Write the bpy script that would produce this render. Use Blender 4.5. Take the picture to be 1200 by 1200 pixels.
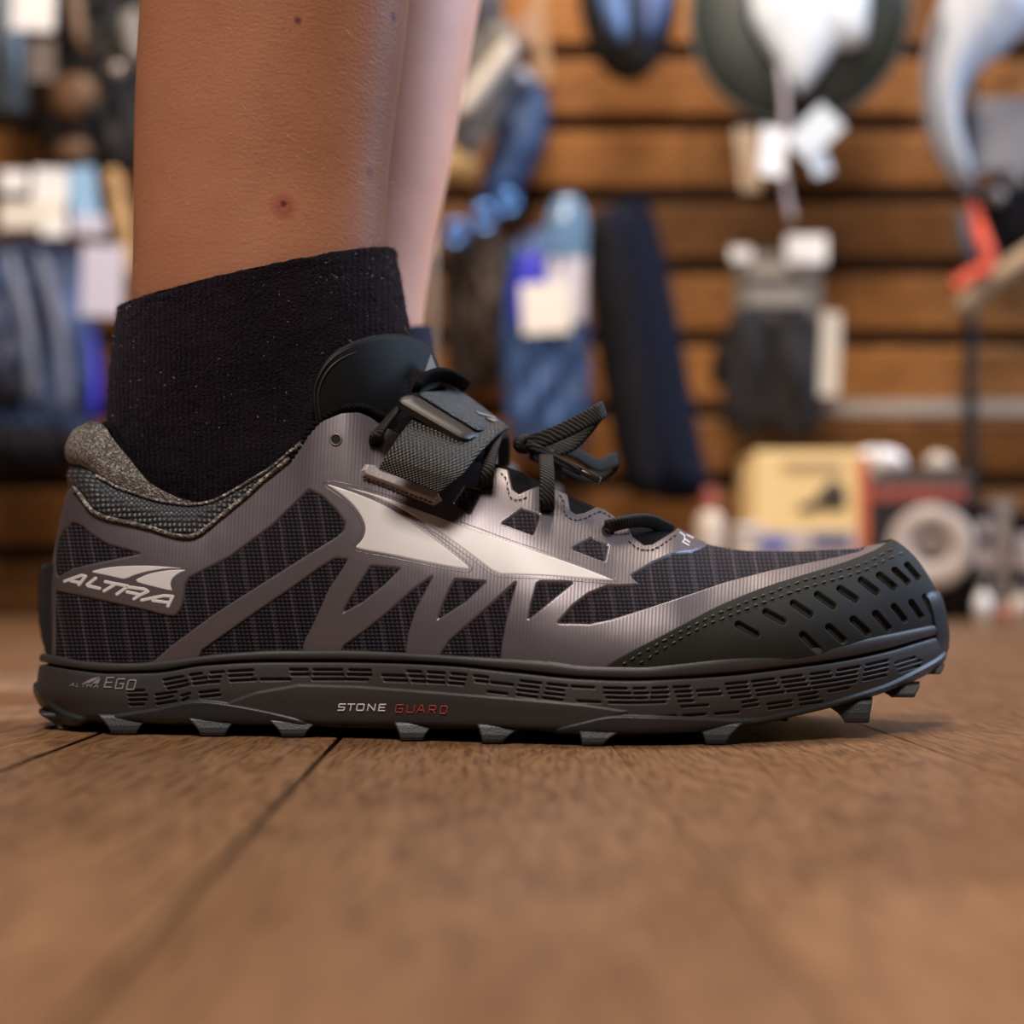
import bpy, bmesh, math, random
import numpy as np
from mathutils import Matrix, Vector

# ------------------------------------------------------------------ clear
for o in list(bpy.data.objects): bpy.data.objects.remove(o)
SC = bpy.context.scene
COL = SC.collection
random.seed(7); RNG = np.random.default_rng(7)

# ------------------------------------------------------------------ camera
S_ = 0.2556e-3          # metres per picture unit at the near side of the shoe
D = 0.42                # camera to near side of the shoe
V0 = 690.0              # horizon row
H = 0.047               # lens height above the floor
cd = bpy.data.cameras.new('camera'); cam = bpy.data.objects.new('camera', cd); COL.objects.link(cam)
cam.location = (0, -D, H); cam.rotation_euler = (math.pi/2, 0, 0)
cd.sensor_width = 36; cd.lens = 36*(D/S_)/1200; cd.shift_y = 90/1200
cd.clip_start = 0.01; cd.clip_end = 60
cd.dof.use_dof = True; cd.dof.focus_distance = D + 0.016; cd.dof.aperture_fstop = 5.6
SC.camera = cam

# ------------------------------------------------------------------ light and exposure
SC.view_settings.view_transform = 'Standard'; SC.view_settings.look = 'None'
SC.view_settings.gamma = 1.0; SC.view_settings.exposure = 0.22; SC.view_settings.use_curve_mapping = False
W = bpy.data.worlds.new('shop_air'); SC.world = W; W.use_nodes = True
W.node_tree.nodes['Background'].inputs[0].default_value = (0.62, 0.52, 0.46, 1)
W.node_tree.nodes['Background'].inputs[1].default_value = 0.03
def area(name, loc, target, size, power, col, sy=None):
    l = bpy.data.lights.new(name, 'AREA'); l.energy = power; l.color = col; l.size = size
    if sy: l.shape = 'RECTANGLE'; l.size_y = sy
    o = bpy.data.objects.new(name, l); COL.objects.link(o); o.location = loc
    o.rotation_euler = (Vector(target)-Vector(loc)).to_track_quat('-Z', 'Y').to_euler(); return o
area('ceiling_lamp_front', (-0.25, -1.15, 1.95), (0.0, 0.03, 0.05), 0.7, 50, (1.0, 0.89, 0.80))
area('ceiling_lamp_wall', (0.1, 0.85, 2.5), (0.0, 1.6, 0.1), 0.8, 66, (1.0, 0.84, 0.67))
area('shop_window', (2.4, 1.15, 1.75), (0.1, 0.9, 0.5), 1.2, 62, (0.55, 0.72, 1.0), 1.6)
sp = bpy.data.lights.new('added_leg_spot', 'SPOT'); sp.energy = 330; sp.color = (0.47, 0.64, 1.0); sp.spot_size = math.radians(11); sp.spot_blend = .6; sp.shadow_soft_size = .04  # cool spot added only to brighten the far leg, not a shop fixture
so = bpy.data.objects.new('added_leg_spot', sp); COL.objects.link(so); so.location = (1.25, 0.42, 1.15); so.rotation_euler = (Vector((-.03,.245,.25))-Vector(so.location)).to_track_quat('-Z','Y').to_euler()

# ------------------------------------------------------------------ helpers
def ss(a, b, x):
    t = np.clip((x-a)/(b-a), 0, 1); return t*t*(3-2*t)
def pchip(pts):
    p = np.array(pts, float); x = p[:,0]; y = p[:,1]; h = np.diff(x); d = np.diff(y)/h
    m = np.zeros_like(y); m[0] = d[0]; m[-1] = d[-1]
    for i in range(1, len(x)-1):
        if d[i-1]*d[i] > 0:
            w1 = 2*h[i]+h[i-1]; w2 = h[i]+2*h[i-1]; m[i] = (w1+w2)/(w1/d[i-1]+w2/d[i])
    def f(q):
        q = np.clip(np.asarray(q, float), x[0], x[-1]); i = np.clip(np.searchsorted(x, q)-1, 0, len(x)-2)
        t = (q-x[i])/h[i]; t2 = t*t; t3 = t2*t
        return (2*t3-3*t2+1)*y[i]+(t3-2*t2+t)*h[i]*m[i]+(-2*t3+3*t2)*y[i+1]+(t3-t2)*h[i]*m[i+1]
    return f
def P(u, v, Y):
    u = np.asarray(u, float); v = np.asarray(v, float); Y = np.asarray(Y, float)
    k = 1+Y/D
    return np.stack(np.broadcast_arrays((u-600)*S_*k, Y, H+(V0-v)*S_*k), -1)
def smooth_poly(pts, it=1, closed=True):
    p = np.array(pts, float)
    for _ in range(it):
        n = np.roll(p, -1, 0) if closed else p[1:]
        a = p if closed else p[:-1]
        q = np.empty((len(a)*2, p.shape[1])); q[0::2] = a*.75+n*.25; q[1::2] = a*.25+n*.75
        if not closed: q = np.vstack([p[:1], q, p[-1:]])
        p = q
    return p
def catmull(pts, n=8):
    p = np.array(pts, float); p = np.vstack([2*p[0]-p[1], p, 2*p[-1]-p[-2]]); out = []
    for i in range(1, len(p)-2):
        for t in np.linspace(0, 1, n, endpoint=False):
            out.append(.5*((2*p[i])+(-p[i-1]+p[i+1])*t+(2*p[i-1]-5*p[i]+4*p[i+1]-p[i+2])*t*t+(-p[i-1]+3*p[i]-3*p[i+1]+p[i+2])*t**3))
    out.append(p[-2]); return np.array(out)
def seg_d2(u, v, a, b):
    dx, dy = b[0]-a[0], b[1]-a[1]; L = dx*dx+dy*dy+1e-12
    t = np.clip(((u-a[0])*dx+(v-a[1])*dy)/L, 0, 1)
    return (u-a[0]-t*dx)**2+(v-a[1]-t*dy)**2
def poly_sdf(pts):
    p = np.array(pts, float)
    def f(u, v):
        u = np.asarray(u, float); v = np.asarray(v, float)
        dm = np.full(u.shape, 1e12); ins = np.zeros(u.shape, bool)
        n = len(p)
        for i in range(n):
            a, b = p[i], p[(i+1) % n]
            dm = np.minimum(dm, seg_d2(u, v, a, b))
            if a[1] != b[1]:
                c = ((a[1] > v) != (b[1] > v)) & (u < (b[0]-a[0])*(v-a[1])/(b[1]-a[1])+a[0]); ins ^= c
        return np.where(ins, 1, -1)*np.sqrt(dm)
    return f
def stroke_sdf(lines, w):
    segs = []
    for l in lines: segs += [(l[i], l[i+1]) for i in range(len(l)-1)]
    def f(u, v):
        dm = np.full(np.shape(u), 1e12)
        for a, b in segs: dm = np.minimum(dm, seg_d2(u, v, a, b))
        return w/2-np.sqrt(dm)
    return f
def union(*fs): return lambda u, v: np.max([f(u, v) for f in fs], 0)
def clip_grid(A, B, F):
    """marching-squares: keep F>0.  returns params (n,2) and faces"""
    na, nb = F.shape
    pos = F > 0
    cnt = pos[:-1,:-1].astype(int)+pos[1:,:-1]+pos[1:,1:]+pos[:-1,1:]
    idx = np.arange(na*nb).reshape(na, nb)
    full = np.argwhere(cnt == 4)
    faces = []
    if len(full):
        i, j = full[:,0], full[:,1]
        faces = np.stack([idx[i,j], idx[i+1,j], idx[i+1,j+1], idx[i,j+1]], 1).tolist()
    extra = []; edge = {}
    Al, Bl, Fl = A.ravel(), B.ravel(), F.ravel()
    def cut(p, q):
        k = (p, q) if p < q else (q, p)
        if k not in edge:
            t = Fl[k[0]]/(Fl[k[0]]-Fl[k[1]]); t = min(max(t, .02), .98)
            edge[k] = na*nb+len(extra)
            extra.append((Al[k[0]]+(Al[k[1]]-Al[k[0]])*t, Bl[k[0]]+(Bl[k[1]]-Bl[k[0]])*t))
        return edge[k]
    for i, j in np.argwhere((cnt > 0) & (cnt < 4)):
        c = [int(idx[i,j]), int(idx[i+1,j]), int(idx[i+1,j+1]), int(idx[i,j+1])]; f = []
        for k in range(4):
            p, q = c[k], c[(k+1) % 4]
            if Fl[p] > 0: f.append(p)
            if (Fl[p] > 0) != (Fl[q] > 0): f.append(cut(p, q))
        if len(f) >= 3: faces.append(f)
    prm = np.stack([Al, Bl], 1)
    if extra: prm = np.vstack([prm, np.array(extra)])
    used = np.zeros(len(prm), bool)
    for f in faces: used[f] = True
    remap = np.cumsum(used)-1
    faces = [[int(remap[k]) for k in f] for f in faces]
    return prm[used], faces
def tag(o, label=None, cat=None, group=None, kind=None):
    if label: o['label'] = label
    if cat: o['category'] = cat
    if group: o['group'] = group
    if kind: o['kind'] = kind
    return o
def empty(name, loc, label, cat, group=None):
    o = bpy.data.objects.new(name, None); COL.objects.link(o); o.location = loc
    o.empty_display_size = .02
    return tag(o, label, cat, group)
def mk(name, verts, faces, mat, parent=None, smooth=True, uv=None, world=True, autosm=None):
    me = bpy.data.meshes.new(name)
    me.from_pydata(np.asarray(verts, float).tolist(), [], faces if isinstance(faces, list) else faces.tolist()); me.update()
    if uv is not None:
        l = me.uv_layers.new(name='UVMap'); vi = np.empty(len(me.loops), np.int32); me.loops.foreach_get('vertex_index', vi)
        l.data.foreach_set('uv', np.asarray(uv, np.float32)[vi].ravel())
    if smooth: me.polygons.foreach_set('use_smooth', np.ones(len(me.polygons), bool))
    if mat: me.materials.append(mat)
    o = bpy.data.objects.new(name, me); COL.objects.link(o)
    if parent:
        o.parent = parent
        if world and parent.type == 'EMPTY': o.matrix_parent_inverse = Matrix.Translation(parent.location).inverted()
    if autosm:
        try: me.set_sharp_from_angle(angle=autosm)
        except Exception: pass
    return o
def mod_bevel(o, w, n=2):
    m = o.modifiers.new('bevel', 'BEVEL'); m.width = w; m.segments = n; m.limit_method = 'ANGLE'; m.angle_limit = .6; return o
def mod_solid(o, t, off=-1):
    m = o.modifiers.new('solid', 'SOLIDIFY'); m.thickness = t; m.offset = off; return o
def boxv(x0, x1, y0, y1, z0, z1):
    v = [(x0,y0,z0),(x1,y0,z0),(x1,y1,z0),(x0,y1,z0),(x0,y0,z1),(x1,y0,z1),(x1,y1,z1),(x0,y1,z1)]
    f = [[0,3,2,1],[4,5,6,7],[0,1,5,4],[1,2,6,5],[2,3,7,6],[3,0,4,7]]
    return v, f
def join(parts):
    V, Fc = [], []; n = 0
    for v, f in parts:
        v = np.asarray(v, float); V.append(v); Fc += [[k+n for k in q] for q in f]; n += len(v)
    return np.vstack(V), Fc
def gridf(n, m, closed=False):
    f = []
    for i in range(n-1):
        for j in range(m if closed else m-1): f.append([i*m+j, (i+1)*m+j, (i+1)*m+(j+1) % m, i*m+(j+1) % m])
    return f
def tube(pts, r, seg=10, cap=True):
    p = np.array(pts, float); n = len(p); r = np.broadcast_to(np.asarray(r, float), (n,))
    t = np.gradient(p, axis=0); t /= np.linalg.norm(t, axis=1)[:,None]+1e-12
    up = np.array([0,0,1.]) if abs(t[0][2]) < .9 else np.array([1.,0,0]); V = []
    nrm = np.cross(t[0], up); nrm /= np.linalg.norm(nrm)
    for i in range(n):
        nrm = nrm-t[i]*np.dot(nrm, t[i]); nrm /= np.linalg.norm(nrm)+1e-12; b = np.cross(t[i], nrm)
        for k in range(seg):
            a = 2*math.pi*k/seg; V.append(p[i]+r[i]*(math.cos(a)*nrm+math.sin(a)*b))
    f = gridf(n, seg, True)
    if cap: f += [list(range(seg))[::-1] if False else list(range(seg)), [(n-1)*seg+k for k in range(seg)][::-1]]
    return np.array(V), f
def ribbon(pts, wdir, width, th, wn=5, round_=True):
    """flat band: pts centre line, wdir width direction per point"""
    p = np.array(pts, float); n = len(p); w = np.array(wdir, float)
    if w.ndim == 1: w = np.tile(w, (n,1))
    width = np.broadcast_to(np.asarray(width, float), (n,))
    t = np.gradient(p, axis=0); t /= np.linalg.norm(t, axis=1)[:,None]+1e-12
    V = []; prof = [(-.5,0),(-.46,.4),(-.3,.5),(0,.55),(.3,.5),(.46,.4),(.5,0),(.46,-.4),(.3,-.5),(0,-.5),(-.3,-.5),(-.46,-.4)]
    for i in range(n):
        ww = w[i]-t[i]*np.dot(w[i], t[i]); ww /= np.linalg.norm(ww)+1e-12; nn = np.cross(t[i], ww)
        for a, b in prof: V.append(p[i]+ww*a*width[i]+nn*b*th)
    m = len(prof); f = gridf(n, m, True)+[list(range(m)), [(n-1)*m+k for k in range(m)][::-1]]
    uv = [(k/m, i/n) for i in range(n) for k in range(m)]
    return np.array(V), f
def lathe(prof, seg=48, axis='z'):
    V = []; n = len(prof)
    for k in range(seg):
        a = 2*math.pi*k/seg
        for r, z in prof: V.append((r*math.cos(a), r*math.sin(a), z))
    f = [[k*n+i, ((k+1) % seg)*n+i, ((k+1) % seg)*n+i+1, k*n+i+1] for k in range(seg) for i in range(n-1)]
    return np.array(V), f

# ------------------------------------------------------------------ materials
MATS = {}
class NT:
    def __init__(s, name):
        s.m = bpy.data.materials.new(name); s.m.use_nodes = True; s.t = s.m.node_tree; s.b = s.t.nodes['Principled BSDF']
    def n(s, typ, **k):
        x = s.t.nodes.new(typ)
        for a, b in k.items():
            if a.startswith('i_'): x.inputs[int(a[2:]) if a[2:].isdigit() else a[2:].replace('_', ' ')].default_value = b
            else: setattr(x, a, b)
        return x
    def l(s, a, b): s.t.links.new(a, b)
    def math(s, op, a, b=None, c=None):
        x = s.t.nodes.new('ShaderNodeMath'); x.operation = op
        for i, q in enumerate((a, b, c)):
            if q is None: continue
            if isinstance(q, (int, float)): x.inputs[i].default_value = q
            else: s.l(q, x.inputs[i])
        return x.outputs[0]
    def mix(s, f, a, b):
        x = s.t.nodes.new('ShaderNodeMix'); x.data_type = 'RGBA'
        for i, q in ((0, f), (6, a), (7, b)):
            if isinstance(q, (int, float)): x.inputs[i].default_value = q
            elif isinstance(q, tuple): x.inputs[i].default_value = q if len(q) == 4 else q+(1,)
            else: s.l(q, x.inputs[i])
        return x.outputs[2]
    def ramp(s, f, stops):
        x = s.t.nodes.new('ShaderNodeValToRGB'); e = x.color_ramp.elements
        while len(e) < len(stops): e.new(.5)
        for i, (p, c) in enumerate(stops): e[i].position = p; e[i].color = c if len(c) == 4 else c+(1,)
        s.l(f, x.inputs[0]); return x.outputs[0]
    def bump(s, h, st, dist=.001, prev=None):
        x = s.t.nodes.new('ShaderNodeBump'); x.inputs['Strength'].default_value = st; x.inputs['Distance'].default_value = dist
        s.l(h, x.inputs['Height'])
        if prev: s.l(prev, x.inputs['Normal'])
        return x.outputs[0]
    def set(s, **k):
        for a, b in k.items(): s.b.inputs[a.replace('_', ' ')].default_value = b
def plain(name, col, rough=.6, metal=0, noise=0, nscale=200, bump=0, bscale=300, spec=.5, bdist=.0005, sheen=0):
    if name in MATS: return MATS[name]
    t = NT(name); t.set(Roughness=rough, Metallic=metal); t.b.inputs['Specular IOR Level'].default_value = spec
    t.b.inputs['Base Color'].default_value = col+(1,)
    if sheen: t.b.inputs['Sheen Weight'].default_value = sheen
    tc = t.n('ShaderNodeTexCoord')
    if noise:
        nz = t.n('ShaderNodeTexNoise', i_Scale=float(nscale), i_Detail=3.0); t.l(tc.outputs['Object'], nz.inputs['Vector'])
        a = tuple(min(1, c*(1+noise)) for c in col); b = tuple(c*(1-noise) for c in col)
        t.l(t.mix(t.ramp(nz.outputs[0], [(.3,(0,0,0)),(.7,(1,1,1))]), b, a), t.b.inputs['Base Color'])
    if bump:
        nz = t.n('ShaderNodeTexNoise', i_Scale=float(bscale), i_Detail=2.0); t.l(tc.outputs['Object'], nz.inputs['Vector'])
        t.l(t.bump(nz.outputs[0], bump, bdist), t.b.inputs['Normal'])
    MATS[name] = t.m; return t.m
def uvxy(t):
    uv = t.n('ShaderNodeUVMap'); sp = t.n('ShaderNodeSeparateXYZ'); t.l(uv.outputs[0], sp.inputs[0]); return uv, sp.outputs[0], sp.outputs[1]

def m_knit():
    # UV is in hundredths: 1 unit = 100 picture units (about 26 mm)
    t = NT('ribbed_knit'); uv, x, y = uvxy(t)
    nz = t.n('ShaderNodeTexNoise', i_Scale=3.0, i_Detail=2.0); t.l(uv.outputs[0], nz.inputs['Vector'])
    xs = t.math('ADD', x, t.math('MULTIPLY', y, -.16)); xs = t.math('ADD', xs, t.math('MULTIPLY', nz.outputs[0], .03))
    rib = t.math('SINE', t.math('MULTIPLY', xs, 2*math.pi/.052))
    st = t.math('SINE', t.math('ADD', t.math('MULTIPLY', y, 2*math.pi/.045), t.math('MULTIPLY', rib, .8)))
    wide = t.math('SINE', t.math('MULTIPLY', xs, 2*math.pi/.25))
    ribn = t.math('MULTIPLY_ADD', rib, .5, .5); stn = t.math('MULTIPLY_ADD', st, .5, .5)
    dots = t.math('POWER', t.math('MULTIPLY', ribn, stn), 1.6)
    wl = t.math('POWER', t.math('MULTIPLY_ADD', wide, .5, .5), 14.0)
    n2 = t.n('ShaderNodeTexNoise', i_Scale=45.0, i_Detail=2.0); t.l(uv.outputs[0], n2.inputs['Vector'])
    k = t.math('MULTIPLY', t.math('ADD', t.math('MULTIPLY', dots, .8), t.math('MULTIPLY', wl, .45)), t.math('MULTIPLY_ADD', n2.outputs[0], 1.4, -.1))
    t.l(t.mix(k, (.004,.003,.006), (.105,.08,.112)), t.b.inputs['Base Color'])
    h = t.math('ADD', t.math('MULTIPLY', ribn, .7), t.math('MULTIPLY', stn, .5))
    t.l(t.bump(h, .9, .0005), t.b.inputs['Normal']); t.set(Roughness=.85); t.b.inputs['Specular IOR Level'].default_value = .25
    return t.m
def m_film():
    t = NT('satin_overlay_film'); uv, x, y = uvxy(t)
    ln = t.math('SINE', t.math('MULTIPLY', t.math('ADD', x, t.math('MULTIPLY', y, .05)), 2*math.pi/.042))
    nz = t.n('ShaderNodeTexNoise', i_Scale=2.5, i_Detail=1.0); t.l(uv.outputs[0], nz.inputs['Vector'])
    c = t.mix(t.math('MULTIPLY_ADD', ln, .25, .5), (.124,.108,.122), (.142,.123,.137))
    t.l(c, t.b.inputs['Base Color'])
    b1 = t.bump(nz.outputs[0], .10, .002); t.l(t.bump(ln, .05, .0003, b1), t.b.inputs['Normal'])
    t.set(Roughness=.40, Metallic=.55); t.b.inputs['Specular IOR Level'].default_value = .6
    return t.m
def m_honey():
    t = NT('dimpled_collar_fabric'); uv, x, y = uvxy(t)
    vo = t.n('ShaderNodeTexVoronoi', i_Scale=17.0, i_Randomness=.15); t.l(uv.outputs[0], vo.inputs['Vector'])
    d = vo.outputs['Distance']
    t.l(t.mix(t.ramp(d, [(.1,(1,1,1)),(.5,(0,0,0))]), (.022,.024,.032), (.10,.105,.12)), t.b.inputs['Base Color'])
    t.l(t.bump(t.ramp(d, [(.0,(1,1,1)),(.55,(0,0,0))]), 1.0, .0008), t.b.inputs['Normal']); t.set(Roughness=.45); return t.m
def m_glit(name, base, lite, sc=60.0, rough=.6):
    t = NT(name); tc = t.n('ShaderNodeTexCoord')
    vo = t.n('ShaderNodeTexVoronoi', i_Scale=float(sc*30)); t.l(tc.outputs['Object'], vo.inputs['Vector'])
    sp = t.n('ShaderNodeSeparateXYZ'); t.l(vo.outputs['Color'], sp.inputs[0])
    f = t.math('POWER', sp.outputs[0], 3.0)
    t.l(t.mix(f, base, lite), t.b.inputs['Base Color']); t.l(t.bump(vo.outputs['Distance'], .8, .0006), t.b.inputs['Normal'])
    t.set(Roughness=rough); return t.m
def m_rubber(name, col, rough=.55, bscale=2500.0, bst=.25, spec=.35):
    t = NT(name); tc = t.n('ShaderNodeTexCoord')
    nz = t.n('ShaderNodeTexNoise', i_Scale=bscale, i_Detail=3.0); t.l(tc.outputs['Object'], nz.inputs['Vector'])
    n2 = t.n('ShaderNodeTexNoise', i_Scale=40.0, i_Detail=4.0); t.l(tc.outputs['Object'], n2.inputs['Vector'])
    t.l(t.mix(n2.outputs[0], tuple(c*.75 for c in col), tuple(c*1.3 for c in col)), t.b.inputs['Base Color'])
    t.l(t.bump(nz.outputs[0], bst, .0003), t.b.inputs['Normal']); t.set(Roughness=rough); t.b.inputs['Specular IOR Level'].default_value = spec; return t.m
def m_webbing(name, p1=.05, p2=.05, lo=(.003,.003,.003), hi=(.085,.08,.07)):
    t = NT(name); uv, x, y = uvxy(t)
    a = t.math('SINE', t.math('MULTIPLY', x, 2*math.pi/p1)); b = t.math('SINE', t.math('MULTIPLY', y, 2*math.pi/p2))
    k = t.math('MULTIPLY_ADD', t.math('MULTIPLY', a, b), .5, .5)
    nz = t.n('ShaderNodeTexNoise', i_Scale=30.0); t.l(uv.outputs[0], nz.inputs['Vector'])
    kk = t.math('MULTIPLY', t.math('POWER', k, 3.0), t.math('MULTIPLY_ADD', nz.outputs[0], 1.6, -.1))
    t.l(t.mix(kk, lo, hi), t.b.inputs['Base Color']); t.l(t.bump(k, .9, .0006), t.b.inputs['Normal']); t.set(Roughness=.5); return t.m
def m_lace():
    t = NT('black_lace'); tc = t.n('ShaderNodeTexCoord')
    w = t.n('ShaderNodeTexWave', i_Scale=380.0, i_Distortion=2.0); w.bands_direction = 'DIAGONAL'; t.l(tc.outputs['Object'], w.inputs['Vector'])
    t.l(t.mix(w.outputs[1], (.0025,.0025,.003), (.020,.018,.017)), t.b.inputs['Base Color']); t.l(t.bump(w.outputs[1], .5, .0005), t.b.inputs['Normal'])
    t.set(Roughness=.7); t.b.inputs['Specular IOR Level'].default_value = .3; return t.m
def m_sock():
    t = NT('fuzzy_dark_sock'); tc = t.n('ShaderNodeTexCoord')
    nz = t.n('ShaderNodeTexNoise', i_Scale=90.0, i_Detail=5.0); t.l(tc.outputs['Object'], nz.inputs['Vector'])
    w = t.n('ShaderNodeTexWave', i_Scale=170.0, i_Distortion=3.0, i_Detail=2.0); w.bands_direction = 'X'; t.l(tc.outputs['Object'], w.inputs['Vector'])
    n2 = t.n('ShaderNodeTexNoise', i_Scale=1400.0, i_Detail=2.0); t.l(tc.outputs['Object'], n2.inputs['Vector'])
    t.l(t.mix(t.math('MULTIPLY', nz.outputs[0], n2.outputs[0]), (.002,.0015,.0025), (.030,.022,.034)), t.b.inputs['Base Color'])
    b = t.bump(w.outputs[1], .4, .0008); t.l(t.bump(n2.outputs[0], .9, .0012, b), t.b.inputs['Normal'])
    t.set(Roughness=1.0); t.b.inputs['Sheen Weight'].default_value = .06; t.b.inputs['Sheen Tint'].default_value = (.7,.55,.75,1); t.b.inputs['Specular IOR Level'].default_value = .1
    return t.m
def m_skin():
    t = NT('skin'); tc = t.n('ShaderNodeTexCoord'); ob = tc.outputs['Object']
    n1 = t.n('ShaderNodeTexNoise', i_Scale=45.0, i_Detail=5.0); t.l(ob, n1.inputs['Vector'])
    n2 = t.n('ShaderNodeTexNoise', i_Scale=16.0, i_Detail=2.0); t.l(ob, n2.inputs['Vector'])
    c = t.mix(n1.outputs[0], (.29,.118,.055), (.43,.195,.10))
    c = t.mix(t.math('MULTIPLY', n2.outputs[0], .35), c, (.42,.16,.115))
    for (u, v, r, col) in [(332,243,6.5,(.30,.085,.05)),(332,239,2.2,(.07,.006,.006)),(349,24,2.2,(.14,.03,.03)),(462,20,3.2,(.15,.05,.06)),(433,203,3.2,(.24,.11,.09)),(340,36,1.2,(.15,.04,.03))]:
        q = tuple(np.array(SKINPT(u, v))-np.array(PERS_L)); vm = t.n('ShaderNodeVectorMath', operation='DISTANCE'); t.l(ob, vm.inputs[0]); vm.inputs[1].default_value = q
        f = t.math('SUBTRACT', 1.0, t.math('DIVIDE', t.math('ADD', vm.outputs['Value'], t.math('MULTIPLY', n1.outputs[0], .0006)), r*S_*3.4)); f = t.math('MULTIPLY', t.math('MAXIMUM', f, 0.0), 1.8)
        f = t.math('MINIMUM', f, .92); c = t.mix(f, c, col)
    t.l(c, t.b.inputs['Base Color'])
    mp = t.n('ShaderNodeMapping'); mp.inputs['Scale'].default_value = (220, 220, 900); mp.inputs['Rotation'].default_value = (0, .12, 0); t.l(ob, mp.inputs[0])
    w = t.n('ShaderNodeTexNoise', i_Scale=1.0, i_Detail=4.0, i_Distortion=.6); t.l(mp.outputs[0], w.inputs['Vector'])
    v2 = t.n('ShaderNodeTexVoronoi', i_Scale=900.0); t.l(ob, v2.inputs['Vector'])
    b = t.bump(w.outputs[0], .13, .001); t.l(t.bump(v2.outputs['Distance'], .25, .0003, b), t.b.inputs['Normal'])
    t.set(Roughness=.55); t.b.inputs['Subsurface Weight'].default_value = .25; t.b.inputs['Subsurface Radius'].default_value = (1,.35,.2); t.b.inputs['Subsurface Scale'].default_value = .004
    t.b.inputs['Specular IOR Level'].default_value = .3
    return t.m
def m_wood(name, dark, mid, lite, grain_axis='y', sc=1.0, rough=.42, rnd=.5, bump=.25):
    t = NT(name); tc = t.n('ShaderNodeTexCoord'); oi = t.n('ShaderNodeObjectInfo')
    geo = t.n('ShaderNodeNewGeometry'); off = t.n('ShaderNodeVectorMath', operation='ADD'); t.l(geo.outputs['Position'], off.inputs[0])
    spc = t.n('ShaderNodeSeparateColor'); t.l(oi.outputs['Color'], spc.inputs[0]); cx = t.n('ShaderNodeCombineXYZ')
    t.l(t.math('MULTIPLY', spc.outputs[1], 7.3), cx.inputs[0]); t.l(t.math('MULTIPLY', spc.outputs[2], 5.1), cx.inputs[1]); t.l(t.math('MULTIPLY', spc.outputs[1], 3.7), cx.inputs[2]); t.l(cx.outputs[0], off.inputs[1])
    def mapped(a, b):
        mp = t.n('ShaderNodeMapping'); mp.inputs['Scale'].default_value = {'y':(a*sc, b*sc, a*sc), 'x':(b*sc, a*sc, a*sc)}[grain_axis]; t.l(off.outputs[0], mp.inputs[0]); return mp.outputs[0]
    n0 = t.n('ShaderNodeTexNoise', i_Scale=1.0, i_Detail=3.0, i_Distortion=1.2); t.l(mapped(22, 5), n0.inputs['Vector'])
    rings = t.math('SINE', t.math('MULTIPLY', n0.outputs[0], 110.0))
    n1 = t.n('ShaderNodeTexNoise', i_Scale=1.0, i_Detail=6.0, i_Roughness=.65); t.l(mapped(700, 45), n1.inputs['Vector'])
    n2 = t.n('ShaderNodeTexNoise', i_Scale=1.0, i_Detail=4.0); t.l(mapped(30, 14), n2.inputs['Vector'])
    c = t.mix(n2.outputs[0], mid, lite); c = t.mix(t.math('MULTIPLY', t.math('MULTIPLY_ADD', rings, .5, .5), .38), c, dark)
    c = t.mix(t.ramp(n1.outputs[0], [(.40,(.7,.7,.7)),(.51,(0,0,0))]), c, dark)
    hs = t.n('ShaderNodeHueSaturation'); t.l(c, hs.inputs['Color']); t.l(t.math('MULTIPLY_ADD', spc.outputs[0], rnd, 1-rnd*.5), hs.inputs['Value'])
    t.l(hs.outputs[0], t.b.inputs['Base Color'])
    h = t.math('ADD', t.math('MULTIPLY', n1.outputs[0], 1.0), t.math('MULTIPLY', rings, .12))
    t.l(t.bump(h, bump, .0015), t.b.inputs['Normal']); t.l(t.math('MULTIPLY_ADD', n2.outputs[0], .2, rough-.1), t.b.inputs['Roughness'])
    t.b.inputs['Specular IOR Level'].default_value = .4 if grain_axis == 'y' else .15
    return t.m
#@@STRUCTURE
# ================================================================== SETTING
def plankmesh(name, w, l, h, c, axis='y'):
    def ring(ww, ll, z): return [(-ww/2,-ll/2,z),(ww/2,-ll/2,z),(ww/2,ll/2,z),(-ww/2,ll/2,z)]
    v = ring(w,l,-h)+ring(w,l,-c)+ring(w-2*c,l-2*c,0)
    f = [[3,2,1,0]]+[[a+k, a+(k+1)%4, a+4+(k+1)%4, a+4+k] for a in (0,4) for k in range(4)]+[[8,9,10,11]]
    me = bpy.data.meshes.new(name); me.from_pydata(v, [], f); me.update(); return me
M_FLOOR = m_wood('oak_floor', (.055,.023,.010), (.175,.085,.039), (.25,.135,.065), 'y', 1.0, .34, .40, .16)
M_BOARD = m_wood('stained_pine', (.05,.016,.003), (.22,.082,.019), (.37,.155,.041), 'x', .6, .55, .9, .2)
v, f = boxv(-1.75, 1.75, -1.3, 2.2, -.05, -.0145)
floor = mk('floor', v, f, plain('subfloor', (.02,.012,.008), .9), smooth=False); tag(floor, kind='structure')
th = math.atan(35/1643); floor.rotation_euler[2] = th
pmc = {}
def plank(x0, x1, y0, y1, col, gap=.0012):
    k = (round(x1-x0,4), round(y1-y0,4), gap)
    if k not in pmc: pmc[k] = plankmesh('plank', k[0]-gap, k[1]-gap, .014, .0002 if gap > .0003 else .00005); pmc[k].materials.append(M_FLOOR)
    o = bpy.data.objects.new('plank', pmc[k]); COL.objects.link(o); o.parent = floor; o.location = ((x0+x1)/2, (y0+y1)/2, 0); o.color = (*col, 1); return o
rr = random.Random(3); rc = lambda: (rr.random(), rr.random(), rr.random())
cols = [-1.75+.17*i for i in range(10)]; cols = [x for x in cols if x < -.20]+[-.134-.085,-.134,-.053,.030,.122]+[.122+.175*i for i in range(1,10)]
cA = (.42,.31,.62)
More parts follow.
